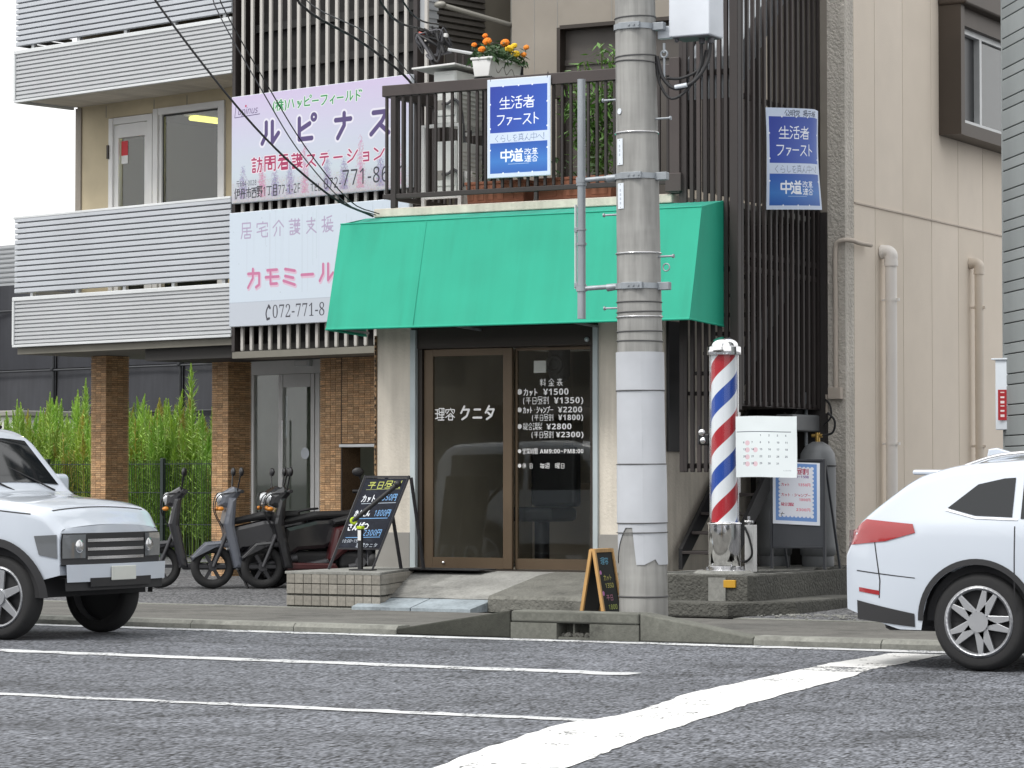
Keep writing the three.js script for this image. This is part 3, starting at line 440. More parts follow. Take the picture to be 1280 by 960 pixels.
// balcony railing
{
  const r = sub('balcony_railing', shop), z = 0.0, g = boxUV(rbx(-0.014, 0.014, -0.5, 0.5, -0.014, 0.014, 0.004));
  obj('top_rail', [rbx(-1.4, 1.93, 5.185, 5.3, z - 0.035, z + 0.035, 0.008)], M.brownLight, r);
  obj('bottom_rail', [rbx(-1.4, 1.93, 4.14, 4.19, z - 0.02, z + 0.02, 0.006)], M.brown, r);
  obj('end_rail', [rbx(-1.4, -1.33, 5.185, 5.3, -2.1, z - 0.036, 0.008), rbx(-1.385, -1.345, 4.14, 4.19, -2.1, z - 0.021, 0.006)], M.brown, r);
  obj('post', [rbx(-1.3, -1.24, 4.045, 5.184, z - 0.03, z + 0.03, 0.006)], M.brown, r);
  obj('post', [rbx(0.34, 0.38, 4.045, 5.184, z - 0.03, z + 0.01, 0.006)], M.brown, r);
  obj('post', [rbx(1.84, 1.95, 4.045, 5.36, z - 0.05, z + 0.05, 0.008), rbx(1.8, 1.97, 4.06, 4.24, z - 0.05, z + 0.06, 0.008)], M.brownLight, r);
  for (let x = -1.36; x < 1.82; x += 0.096) { const m = inst('baluster', g, M.brown, r, [x, 4.687, z]); m.scale.y = 0.99; }
  for (let zz = -0.12; zz > -2.05; zz -= 0.12) { const m = inst('baluster', g, M.brown, r, [-1.365, 4.687, zz]); m.scale.y = 0.99; }
}
// dark slatted cage round the outside stair
{
  const c = sub('stair_cage', shop), ri = rng(17);
  const g = boxUV(rbx(-0.02, 0.02, -0.5, 0.5, -0.018, 0.018, 0.004)), h = boxUV(rbx(-0.016, 0.016, -0.5, 0.5, -0.022, 0.022, 0.004)), mats = [M.brown, M.brown, M.brownLight];
  for (let i = 0; i < 8; i++) { const x = 1.99 + i * 0.072, y0 = 1.36, y1 = i < 5 ? 5.62 + i * 0.03 : 7.6, m = inst('slat', g, mats[i % 3 === 2 ? 2 : 0], c, [x, (y0 + y1) / 2, 0.0]); m.scale.y = y1 - y0; }
  for (let i = 0; i < 15; i++) { const z = -0.13 - i * 0.137, y0 = 1.99 + ri() * 0.02, m = inst('slat', h, mats[Math.floor(ri() * 3)], c, [2.52, (y0 + 7.6) / 2, z]); m.scale.y = 7.6 - y0; }
  for (let i = 0; i < 17; i++) { const z = -0.18 - i * 0.113, m = inst('slat', h, M.brown, c, [1.95, (4.1 + 7.6) / 2, z]); m.scale.y = 3.5; }
  obj('post', [rbx(2.47, 2.56, 1.95, 7.6, -0.05, 0.04, 0.008)], M.brown, c);
  obj('post', [rbx(1.93, 1.975, 1.36, 7.6, -0.04, 0.02, 0.006)], M.brown, c);
  for (const y of [2.02, 3.32, 3.46, 4.98, 6.35]) obj('cross_rail', [bx(2.475, 2.508, y - 0.025, y + 0.025, -2.1, -0.06)], M.brown, c);
  for (const y of [1.42, 3.3, 5.2]) obj('cross_rail', [bx(1.98, 2.47, y - 0.025, y + 0.025, -0.052, -0.024)], M.brown, c);
  const s = sub('staircase', shop);
  obj('stringer', [prism([[-0.15, 0.42], [-0.15, 0.62], [-1.95, 2.15], [-1.95, 1.9]].map(([z, y]) => [-z, y]), 0.04).rotateY(Math.PI / 2).translate(1.84, 0, 0)], M.black, s);
  obj('stringer', [prism([[-0.15, 0.42], [-0.15, 0.62], [-1.95, 2.15], [-1.95, 1.9]].map(([z, y]) => [-z, y]), 0.04).rotateY(Math.PI / 2).translate(2.36, 0, 0)], M.black, s);
  obj('stringer', [prism([[-0.05, 1.95], [-0.05, 2.25], [-2.0, 3.95], [-2.0, 3.65]].map(([z, y]) => [-z, y]), 0.04).rotateY(Math.PI / 2).translate(2.42, 0, 0)], M.black, s);
  for (let k = 0; k < 8; k++) obj('tread', [rbx(1.88, 2.36, 0.57 + k * 0.185, 0.6 + k * 0.185, -0.42 - k * 0.215, -0.14 - k * 0.215, 0.005)], M.brown, s);
  for (let k = 0; k < 9; k++) obj('tread', [rbx(1.96, 2.45, 2.1 + k * 0.2, 2.135 + k * 0.2, -0.36 - k * 0.2, -0.06 - k * 0.2, 0.005)], M.brown, s);
  each('landing', [bx(1.8, 2.5, 4.0, 4.05, -2.1, -1.6), bx(1.8, 2.46, 2.0, 2.04, -2.1, -1.75)], M.brown, s);
  obj('stair_soffit', [prism([[0, 4.95], [0, 5.35], [-2.05, 7.2], [-2.05, 6.8]].map(([z, y]) => [-z, y]), 0.5).rotateY(Math.PI / 2).translate(1.99, 0, -0.06)], std(lin(0.4, 0.43, 0.46), 0.6, { map: T.grime }), s);
  obj('back_screen', [bx(1.76, 2.6, 0.42, 4.0, -2.1, -2.06)], std(lin(0.03, 0.027, 0.026), 0.8), s);
}
// ---- the left building stands at an angle: its own axes are u (along its front), y, w (outwards)
const LT = THREE.MathUtils.degToRad(-13.5), LO = [-2.083, 0, -1.486];
const L2W = (u, y, w) => { const c = Math.cos(LT), s = Math.sin(LT); return [LO[0] + u * c + w * s, y, LO[2] - u * s + w * c]; };
const lb = thing('care_office_building', 'pale office building with silver louvred balconies, white fins and tiled columns', 'building', LO, LT);
function brickField(name, parent, x0, x1, y0, y1, z, axis, seed) {   // small stacked border tiles with open joints, too fine to pick apart
  const r = rng(seed), geos = [], tw = 0.093, th = 0.026, n = Math.round((x1 - x0) / tw), w = (x1 - x0) / n;
  for (let y = y0; y < y1 - 0.01; y += th) for (let i = 0; i < n; i++) {
    const t = 0.72 + r() * 0.56, k = r(), b = axis === 'x' ? bx(z - 0.012, z + r() * 0.003, y + 0.002, y + th - 0.003, x0 + i * w + 0.002, x0 + (i + 1) * w - 0.002) : bx(x0 + i * w + 0.002, x0 + (i + 1) * w - 0.002, y + 0.002, y + th - 0.003, z - 0.012, z + r() * 0.003);
    geos.push(tint(b, t * (0.95 + k * 0.1), t, t * (1.05 - k * 0.1)));
  }
  return stuff(obj(name, geos, M.brickTile, parent));
}
M.brickTile = std(lin(0.86, 0.53, 0.28), 0.75, { vertexColors: true, map: T.fine });
M.mortar = std(lin(0.26, 0.165, 0.09), 0.9, { map: T.fine });
{
  const W = -0.93, wallM = M.beigeWall, x0 = -6.58, x1 = -2.66;
  // balconies: silver louvre screen over a ribbed band
  const corr = (x0, x1, y0, y1, z, pitch, d) => { // fine ribbed cladding as one folded sheet
    const prof = []; const n = Math.round((y1 - y0) / pitch), p = (y1 - y0) / n;
    for (let i = 0; i < n; i++) { const y = y0 + i * p; prof.push([z - 0.012, y], [z - 0.012, y + p * 0.22], [z + d, y + p * 0.32], [z + d, y + p * 0.95]); }
    prof.push([z, y1], [z - 0.03, y1], [z - 0.03, y0]);
    return profileX(prof, x0, x1);
  };
  for (const [name, yb, bandTop, louvTop, bp] of [['lower', 2.905, 3.47, 4.48, 0.05], ['upper', 5.915, 6.51, 7.6, 0.05]]) {
    const b = sub('balcony', lb);
    obj('ribbed_band', [corr(x0, x1, yb + 0.03, bandTop, 0, bp, 0.018)], M.silverBand, b);
    obj('ribbed_band', [corr(-0.9, 0, yb + 0.03, bandTop, 0, bp, 0.018).rotateY(-Math.PI / 2).translate(x0, 0, 0).scale(1, 1, 1)], M.silverBand, b);
    obj('balcony_slab', [bx(x0 + 0.03, x1, yb + 0.03, yb + 0.14, W, -0.03)], M.stucco, b);
    obj('edge_trim', [rbx(x0 - 0.035, x1, yb, yb + 0.03, -0.03, 0.03, 0.005), rbx(x0 - 0.035, x1, bandTop, bandTop + 0.05, -0.04, 0.035, 0.008), bx(x0 - 0.035, x0, yb + 0.03, bandTop, -0.01, 0.032), bx(x0 - 0.035, x0, yb, bandTop + 0.05, -0.9, -0.031)], M.alu, b);
    const slat = boxUV(profileX([[0, 0], [0.03, 0.006], [0.03, 0.046], [0.022, 0.053], [0.0, 0.057], [-0.006, 0.053], [-0.006, 0.004]], x0 + 0.01, x1)), side = boxUV(profileX([[0, 0], [0.03, 0.006], [0.03, 0.046], [0.022, 0.053], [0.0, 0.057], [-0.006, 0.053], [-0.006, 0.004]], 0, 0.86).rotateY(-Math.PI / 2));
    const backs = obj('screen_backing', [bx(x0 + 0.02, x1, bandTop + 0.1, louvTop - 0.01, -0.02, -0.012)], std(lin(0.5, 0.51, 0.53), 0.7), b);
    for (let y = bandTop + 0.1, i = 0; y < louvTop - 0.03; y += 0.0665, i++) { inst('louvre_slat', slat, M.silver, b, [0, y, 0]); inst('louvre_slat', side, M.silver, b, [x0, y, -0.86]); }
    for (let i = 0; i < 5; i++) obj('screen_post', [bx(lerp(x0 + 0.25, x1 - 0.2, i / 4), lerp(x0 + 0.25, x1 - 0.2, i / 4) + 0.05, bandTop + 0.05, louvTop, -0.07, -0.022)], M.alu, b);
    obj('screen_cap', [rbx(x0 - 0.02, x1, louvTop, louvTop + 0.03, -0.04, 0.035, 0.006), rbx(x0 - 0.02, x0 + 0.03, louvTop, louvTop + 0.03, -0.88, -0.041, 0.006)], M.alu, b);
  }
  // upper-floor wall behind the balcony with door and window, lit room inside
  obj('wall', [bx(-6.55, -5.92, 2.94, 7.6, W - 0.2, W), bx(-5.92, -3.0, 5.76, 7.6, W - 0.2, W), bx(-3.86, -2.66, 2.94, 5.76, W - 0.2, W), bx(-5.92, -3.86, 2.94, 3.6, W - 0.2, W), bx(-6.55, -6.35, 2.94, 7.6, -5, W - 0.2)], wallM, lb);
  obj('corner_trim', [bx(-6.565, -6.46, 2.95, 5.93, W, W + 0.02), bx(-6.57, -6.55, 2.95, 5.93, W - 0.5, W)], M.cream, lb);
  for (const x of [-6.0, -5.1, -4.5]) obj('panel_joint', [bx(x, x + 0.01, 5.77, 5.92, W, W + 0.003)], M.dado, lb);
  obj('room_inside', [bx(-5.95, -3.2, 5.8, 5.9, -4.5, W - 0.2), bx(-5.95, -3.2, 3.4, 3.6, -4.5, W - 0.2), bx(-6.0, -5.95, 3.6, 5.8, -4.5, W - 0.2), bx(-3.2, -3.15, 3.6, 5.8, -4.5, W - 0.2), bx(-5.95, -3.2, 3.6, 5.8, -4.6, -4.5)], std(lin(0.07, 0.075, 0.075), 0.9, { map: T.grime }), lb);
  const bd = sub('balcony_door', lb);
  obj('door_frame', [rbx(-5.92, -5.84, 3.6, 5.75, W - 0.08, W + 0.03, 0.008), rbx(-5.2, -5.1, 3.6, 5.75, W - 0.08, W + 0.03, 0.008), bx(-5.84, -5.2, 5.67, 5.75, W - 0.07, W + 0.02), bx(-5.84, -5.76, 3.6, 5.66, W - 0.06, W), bx(-5.27, -5.205, 3.6, 5.66, W - 0.06, W), bx(-5.76, -5.27, 5.5, 5.665, W - 0.06, W)], M.white, bd);
  obj('pane', [bx(-5.76, -5.27, 3.6, 5.5, W - 0.04, W - 0.034)], M.glass, bd);
  each('hinge', [bx(-5.93, -5.9, 5.25, 5.42, W + 0.03, W + 0.05), bx(-5.93, -5.9, 4.45, 4.62, W + 0.03, W + 0.05)], M.bronzeDark, bd);
  obj('sticker', [bx(-5.74, -5.62, 5.28, 5.46, W - 0.033, W - 0.031)], std(lin(0.55, 0.04, 0.05), 0.7), bd);
  obj('sticker', [bx(-5.74, -5.62, 5.18, 5.28, W - 0.033, W - 0.031)], M.white, bd);
  const wi = sub('window', lb);
  obj('window_frame', [rbx(-5.09, -5.0, 3.6, 5.8, W - 0.08, W + 0.03, 0.008), rbx(-3.9, -3.8, 3.6, 5.8, W - 0.08, W + 0.03, 0.008), bx(-5.0, -3.9, 5.72, 5.8, W - 0.07, W + 0.02), bx(-5.0, -4.955, 3.6, 5.72, W - 0.06, W), bx(-3.945, -3.9, 3.6, 5.72, W - 0.06, W), bx(-5.0, -3.9, 4.2, 4.26, W - 0.06, W)], M.white, wi);
  obj('pane', [bx(-4.955, -3.945, 4.26, 5.72, W - 0.04, W - 0.034)], M.glass, wi);
  each('gasket', [bx(-4.955, -4.94, 4.26, 5.72, W - 0.033, W - 0.025), bx(-3.96, -3.945, 4.26, 5.72, W - 0.033, W - 0.025), bx(-4.94, -3.96, 5.7, 5.72, W - 0.033, W - 0.025)], M.black, wi);
  // white vertical fins over a dark recessed wall
  const fin = boxUV(rbx(-0.022, 0.022, -0.5, 0.5, -0.03, 0, 0.005)), finM = std(lin(0.52, 0.5, 0.47), 0.7, { map: T.grime });
  for (let i = 0; i < 20; i++) { const m = inst('fin', fin, finM, lb, [-2.50 + i * 0.1515 - 0.152 + 0.15, (2.74 + 7.6) / 2, 0.0]); m.scale.y = 4.86; }
  each('fin_frame', [bx(x1, x1 + 0.05, 2.74, 7.6, -0.4, 0.01), bx(0.2, 0.26, 2.74, 7.6, -0.4, 0.01)], M.brown, lb);
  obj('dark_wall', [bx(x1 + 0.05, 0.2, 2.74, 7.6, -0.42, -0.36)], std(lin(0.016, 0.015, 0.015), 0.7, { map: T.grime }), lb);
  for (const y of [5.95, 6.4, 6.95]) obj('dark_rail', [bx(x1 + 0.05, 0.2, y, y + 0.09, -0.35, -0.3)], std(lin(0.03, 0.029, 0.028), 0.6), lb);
  // right-hand side wall with a dark louvred shutter, a bracket pipe
  obj('wall', [bx(0.1, 0.25, 2.74, 8, -9, -0.42)], std(lin(0.24, 0.22, 0.18), 0.9, { map: T.grime }), lb);
  obj('wall', [bx(0.251, 0.262, 4.6, 6.03, -1.05, -0.43)], std(lin(0.09, 0.085, 0.08), 0.9, { map: T.grime }), lb);
  const sh = boxUV(rbx(-0.012, 0.012, -0.026, 0.026, -0.48, 0.48, 0.004).rotateZ(0)), shm = std(lin(0.075, 0.068, 0.06), 0.6, { map: T.grime });
  for (let y = 6.06, i = 0; y < 7.4; y += 0.068, i++) inst('shutter_slat', sh, shm, lb, [0.275, y, -0.56], [0, 0, 0.35]);
  obj('pale_duct', [rbx(0.255, 0.36, 6.1, 7.5, -0.2, -0.03, 0.01), ...Array.from({ length: 12 }, (_, i) => bx(0.36, 0.375, 6.14 + i * 0.09, 6.19 + i * 0.09, -0.2, -0.03))], std(lin(0.4, 0.42, 0.44), 0.6, { map: T.grime }), lb);
  obj('roof_slab', [bx(x0, 0.3, 7.64, 7.8, -9, 0.0)], M.conc, lb);
  // ground floor: soffit, beam, columns, recessed entrance
  obj('soffit', [bx(x0, -2.66, 2.82, 2.9, -5, -0.03), bx(-2.66, 0.2, 2.66, 2.735, -0.5, 0.0)], std(lin(0.2, 0.19, 0.16), 0.9, { map: T.grime }), lb);
  obj('beam', [bx(-4.3, 0.15, 2.68, 2.82, -1.1, -0.12)], std(lin(0.03, 0.028, 0.026), 0.8), lb);
  for (const [u, side] of [[-6.26, 5], [-4.03, 6]]) {
    const c = sub('tiled_column', lb), w = 0.285;
    obj('core', [bx(u + 0.012, u + w - 0.012, 0.04, 2.82, W - 0.36, W - 0.012)], M.mortar, c);
    brickField('brick_facing', c, u, u + w, 0.06, 2.8, W, 'z', side); brickField('brick_facing', c, W - 0.37, W, 0.06, 2.8, u + w, 'x', side + 10);
  }
  const tw = sub('tiled_wall', lb);
  obj('core', [bx(-2.25, -1.9, 0.04, 2.95, -1.3, -1.012), bx(-1.9, 0.3, 1.69, 2.95, -1.3, -1.012)], M.mortar, tw);
  brickField('brick_facing', tw, -2.26, -1.915, 0.06, 2.93, -1.0, 'z', 31); brickField('brick_facing', tw, -1.9, 0.3, 1.7, 2.93, -1.0, 'z', 32);
  obj('control_joint', [bx(-1.915, -1.9, 0.05, 2.93, -1.012, -1.004)], M.bronzeDark, tw);
  obj('metal_sill', [rbx(-1.93, 0.3, 1.655, 1.69, -1.3, -0.98, 0.006)], M.alu, tw);
  obj('recess', [bx(-1.9, 0.3, 0.04, 1.655, -2.6, -2.5), bx(-1.9, 0.3, 1.66, 1.7, -2.5, -1.3)], std(lin(0.06, 0.052, 0.045), 0.9, { map: T.grime }), lb);
  const en = sub('entrance', lb), E = -1.85;
  obj('entrance_frame', [rbx(-4.55, -4.45, 0.05, 2.95, E - 0.1, E + 0.05, 0.01), rbx(-4.42, -4.34, 0.05, 2.95, E - 0.1, E + 0.02, 0.01), bx(-4.34, -2.4, 2.56, 2.95, E - 0.08, E), bx(-3.86, -3.79, 0.05, 2.555, E - 0.06, E - 0.005), bx(-3.3, -3.24, 0.05, 2.555, E - 0.06, E - 0.005), bx(-3.22, -3.15, 0.05, 2.555, E - 0.06, E - 0.005), bx(-3.78, -3.31, 2.4, 2.555, E - 0.055, E - 0.008), bx(-4.34, -4.3, 0.05, 2.555, E - 0.06, E - 0.005)], M.white, en);
  obj('pane', [bx(-4.3, -3.86, 0.05, 2.555, E - 0.04, E - 0.034)], M.glass, en);
  obj('pane', [bx(-3.79, -3.3, 0.05, 2.4, E - 0.04, E - 0.034)], M.glass, en);
  obj('pane', [bx(-3.15, -2.4, 0.05, 2.555, E - 0.04, E - 0.034)], M.glass, en);
  obj('door_sensor', [rbx(-3.52, -3.26, 2.64, 2.72, E, E + 0.06, 0.01)], M.alu, en);
  obj('door_sensor_face', [bx(-3.5, -3.3, 2.655, 2.705, E + 0.06, E + 0.063)], M.white, en);
  obj('round_sticker', [new THREE.CylinderGeometry(0.07, 0.07, 0.004, 20).rotateX(Math.PI / 2).translate(-3.42, 1.6, E - 0.03)], M.whiteCool, en);
  obj('door_pull', [rod([-3.75, 0.8, E + 0.03], [-3.75, 2.0, E + 0.03], 0.012)], M.chromeSoft, en);
  obj('lobby', [bx(-4.5, -2.2, 0.0, 0.045, -6, E), bx(-4.6, -4.5, 0.04, 2.9, -6, E - 0.1), bx(-2.3, -2.2, 0.04, 2.9, -6, -1.35), bx(-4.5, -2.3, 0.04, 2.9, -6.1, -6)], std(lin(0.5, 0.56, 0.48), 0.9, { map: T.grime }), en);
  obj('lobby_notice', [bx(-4.0, -3.9, 1.8, 2.3, E - 0.2, E - 0.19)], std(lin(0.35, 0.42, 0.46), 0.8), en);
}
{ // fluorescent tube in the upper room: a glowing mesh and a light of its size
  const l = thing('fluorescent_light', 'yellow-green ceiling light glowing inside the upper-floor window', 'ceiling light', LO, LT);
  obj('lamp_tube', [rbx(-4.78, -4.64, 5.66, 5.71, -2.7, -1.2, 0.02, 2)], std(lin(0.9, 0.9, 0.3), 0.6, { emissive: lin(1, 0.95, 0.25), emissiveIntensity: 0.85 }), l);
  obj('lamp_housing', [rbx(-4.82, -4.6, 5.715, 5.795, -2.75, -1.16, 0.01)], M.white, l);
  const p = new THREE.PointLight(lin(1, 0.96, 0.5), 0.6); p.position.set(-4.7, 5.6, -1.9); p.castShadow = true; l.add(p);
}
// ---- sign boards on the fins
const signBoard = (name, label, u0, u1, y0, y1, w, W, H, draw) => {
  const s = thing(name, label, 'sign', L2W(u0, y0, w), LT), a = u1 - u0, b = y1 - y0;
  obj('panel', [rbx(0, a, 0, b, -0.06, 0, 0.006)], M.whiteCool, s);
  obj('print', [new THREE.PlaneGeometry(a - 0.012, b - 0.012).translate(a / 2, b / 2, 0.002)], std(lin(0.78, 0.78, 0.78), 0.45, { map: canvasTex(W, H, draw) }), s, true);
  return s;
};
signBoard('lavender_sign', 'lavender sign board with purple katakana and lupin flowers above the white one', -2.605, 0.22, 4.412, 5.628, 0.07, 1400, 603, (c, W, H) => {
  const k = W / 2.825, X = (u) => (u + 2.605) * k, g = c.createLinearGradient(0, 0, 0, H);
  g.addColorStop(0, '#d3c6e6'); g.addColorStop(0.45, '#cfd3e6'); g.addColorStop(0.75, '#ccd8e2'); g.addColorStop(1, '#c3c0cb'); c.fillStyle = g; c.fillRect(0, 0, W, H);
  const r = rng(21);
  for (const [px, h, tone] of [[95, 190, 0], [250, 230, 1], [355, 165, 0], [478, 200, 0], [592, 300, 1], [770, 230, 0], [900, 185, 0], [1030, 300, 1], [1180, 200, 0], [1310, 260, 1]]) {
    for (let i = 0; i < 620; i++) { const v = Math.sqrt(r()), wide = (v > 0.35 ? 0.9 : 0.35 + v * 1.4) * 40, x = px + (r() + r() - 1) * wide, y = H - 20 - h * (1 - v); c.fillStyle = tone ? `rgba(${185 + r() * 30},${100 + r() * 60},${140 + r() * 40},0.34)` : `rgba(${120 + r() * 40},${110 + r() * 40},${150 + r() * 40},0.34)`; c.beginPath(); c.ellipse(x, y, 2 + r() * 4, 1.5 + r() * 2.5, r() * 3, 0, 7); c.fill(); }
  }
  for (let i = 0; i < 2600; i++) { c.fillStyle = `rgba(${140 + r() * 70},${150 + r() * 50},${150 + r() * 50},0.28)`; c.beginPath(); c.arc(r() * W, H - Math.pow(r(), 2) * 120, 2 + r() * 3, 0, 7); c.fill(); }
  writeIn(c, '(株)ハッピーフィールド', X(-1.93), X(-0.5), 42, 62, { color: '#2f9152', halo: '#eaf5ee', haloW: 0.07, w: 0.125, latin: 1.1 });
  for (const [ch, u] of [['ル', -2.12], ['ピ', -1.55], ['ナ', -0.94], ['ス', -0.39]]) write(c, ch, X(u) - 6, 150, 148, { color: '#54447a', w: 0.18, halo: '#e9e8f4', haloW: 0.08 });
  writeIn(c, '訪問看護ステーション', X(-2.27), X(-0.12), 360, 78, { color: '#ac2f60', w: 0.125, gap: 0.3, halo: '#f1e6ef', haloW: 0.06 });
  writeIn(c, '〒664-0028', 40, 206, 478, 36, { color: '#3a3c4a', w: 0.09, bold: false });
  writeIn(c, '伊丹市西野1丁目77-1-2F', 26, 560, 522, 58, { color: '#22242e', w: 0.1, bold: false, latin: 1.22 });
  writeIn(c, 'TEL', 640, 722, 530, 50, { color: '#2c2e3a', bold: false });
  writeIn(c, '072-', 742, 884, 506, 68, { color: '#2c2e3a', bold: false }); writeIn(c, '771-8611', 884, 1376, 468, 100, { color: '#2c2e3a', bold: false });
  c.strokeStyle = '#4a3a6a'; c.lineWidth = 4; c.beginPath(); c.moveTo(36, 40); c.lineTo(24, 118); c.lineTo(230, 112); c.stroke();
  c.font = 'italic 54px sans-serif'; c.fillStyle = '#5a4a78'; c.fillText('upinus', 46, 104); c.fillStyle = '#c0406a'; c.beginPath(); c.arc(116, 58, 7, 0, 7); c.fill();
});
signBoard('white_sign', 'white sign board with faded characters and pink katakana beside the green awning', -2.615, 0.22, 3.012, 4.305, 0.09, 1400, 640, (c, W, H) => {
  const k = W / 2.835, X = (u) => (u + 2.615) * k, r = rng(23);
  c.fillStyle = '#d3dfec'; c.fillRect(0, 0, W, H); c.fillStyle = '#c6cdd8'; c.fillRect(0, H * 0.795, W, H); c.fillStyle = '#b9c2cf'; c.fillRect(0, H * 0.79, W, 4);
  [...'居宅介護支援'].forEach((ch, i) => write(c, ch, X(-2.42 + i * 0.262), 62, 84, { color: 'rgba(176,160,192,0.9)', w: 0.1 }));
  [...'カモミール'].forEach((ch, i) => { const x = X(-2.33 + i * 0.29); write(c, ch, x + 6, 318, 116, { color: '#ddc0d4', w: 0.2 }); write(c, ch, x, 310, 116, { color: '#cd7ba3', w: 0.14 }); });
  c.strokeStyle = '#3c3c46'; c.lineWidth = 9; c.lineCap = 'round'; c.beginPath(); c.moveTo(322, 536); c.quadraticCurveTo(286, 572, 312, 612); c.stroke(); c.lineWidth = 14; c.beginPath(); c.moveTo(322, 534); c.lineTo(332, 548); c.moveTo(310, 610); c.lineTo(326, 606); c.stroke();
  writeIn(c, '072-771-8', 350, 770, 530, 78, { color: '#3c3c46', font: 'serif', bold: false, latin: 1.3 });
  for (let i = 0; i < 40; i++) { c.fillStyle = `rgba(120,130,140,${0.1 + r() * 0.25})`; c.beginPath(); c.arc(r() * W, r() * H, 1 + r() * 3, 0, 7); c.fill(); }
  for (let i = 0; i < 30; i++) { c.fillStyle = `rgba(130,140,150,${0.04 + r() * 0.05})`; c.fillRect(r() * W, r() * 80, 3 + r() * 8, 100 + r() * 420); }
});
// ---- blue posters
function poster(c, W, H, head) {
  const m = W * 0.04;
  c.fillStyle = '#cfdcf2'; c.fillRect(0, 0, W, H);
  const t0 = H * (head ? 0.085 : 0.07), y1 = H * 0.545, y2 = H * 0.65, g = c.createLinearGradient(0, t0, W, y1); g.addColorStop(0, '#21399f'); g.addColorStop(1, '#2c5fbd'); c.fillStyle = g; c.fillRect(m, t0, W - 2 * m, y1 - t0);
  const h = c.createLinearGradient(0, y2, 0, H * 0.96); h.addColorStop(0, '#2558b2'); h.addColorStop(0.6, '#3a7bc8'); h.addColorStop(1, '#2a60b4'); c.fillStyle = h; c.fillRect(m, y2, W - 2 * m, H * 0.96 - y2);
  const o = { color: '#f2f6ff', w: 0.095 };
  writeIn(c, '生活者', W * 0.2, W * 0.77, H * 0.18, W * 0.165, o); writeIn(c, 'ファースト', W * 0.14, W * 0.85, H * 0.345, W * 0.17, { ...o, gap: 0.02 });
  writeIn(c, 'くらしを真ん中へ!', W * 0.09, W * 0.92, H * 0.562, W * 0.105, { color: '#6d7f9c', w: 0.06, gap: 0, bold: false });
  writeIn(c, '中道', W * 0.2, W * 0.575, H * 0.722, W * 0.165, { ...o, w: 0.15, gap: 0.08 });
  writeIn(c, '改革', W * 0.6, W * 0.82, H * 0.722, W * 0.085, { ...o, w: 0.12 }); writeIn(c, '連合', W * 0.6, W * 0.82, H * 0.792, W * 0.085, { ...o, w: 0.12 });
  c.fillStyle = 'rgba(235,242,255,0.75)'; c.fillRect(W * 0.33, H * 0.868, W * 0.34, 3);
  if (head) { writeIn(c, '公明党', W * 0.3, W * 0.57, H * 0.02, W * 0.08, { color: '#33425f', w: 0.12 }); writeIn(c, '掲示板', W * 0.63, W * 0.9, H * 0.02, W * 0.08, { color: '#33425f', w: 0.12 }); }
  c.fillStyle = '#e9eef8'; for (const f of [0.25, 0.5, 0.72]) { c.beginPath(); c.arc(W * f, t0, 7, 0, 7); c.fill(); c.beginPath(); c.arc(W * f, H * 0.96, 7, 0, 7); c.fill(); c.beginPath(); c.arc(m, H * f, 7, 0, 7); c.fill(); c.beginPath(); c.arc(W - m, H * f, 7, 0, 7); c.fill(); }
}
{
  const p = thing('poster_board', 'blue political poster board tied to the brown balcony railing', 'poster', [-0.162, 4.285, 0.055]);
  obj('board', [rbx(0, 0.716, 0, 0.99, -0.012, 0, 0.02, 2)], M.whiteCool, p);
  obj('print', [new THREE.PlaneGeometry(0.7, 0.975).translate(0.358, 0.495, 0.002)], std(lin(0.95, 0.95, 0.95), 0.4, { map: canvasTex(512, 712, (c, W, H) => poster(c, W, H, false)) }), p, true);
  obj('tie_wire', [tube([[0.04, 0.97, 0.002], [0.04, 1.03, -0.01], [0.045, 1.0, -0.04]], 0.003, 8, 5), tube([[0.68, 0.97, 0.002], [0.68, 1.03, -0.01], [0.675, 1.0, -0.04]], 0.003, 8, 5)], M.cable, p);
  const q = thing('poster_sheet', 'curled blue poster fixed to the dark slats of the stair cage', 'poster', [2.56, 3.95, -0.64]);
  const curl = (u, v) => [0.27 * u + 0.035 * Math.sin(u * Math.PI) - 0.05 * Math.max(0, u - 0.8) ** 2 * 25 * v * 0.6 + 0.012 * Math.sin(v * 4 + u * 2), v * 1.0 - 0.037 + 0.045 * u - 0.1 * Math.max(0, u - 0.85) * v, -0.73 * u + 0.012 * Math.sin(v * 5)];
  obj('sheet', [gridGeo(16, 16, (u, v) => { const p = curl(u, v); return [p[0] - 0.004, p[1], p[2]]; })], Object.assign(M.whiteCool.clone(), { side: THREE.DoubleSide }), q);
  obj('print', [gridGeo(16, 16, curl)], std(lin(0.95, 0.95, 0.95), 0.4, { map: canvasTex(512, 712, (c, W, H) => poster(c, W, H, true)) }), q, true);
}
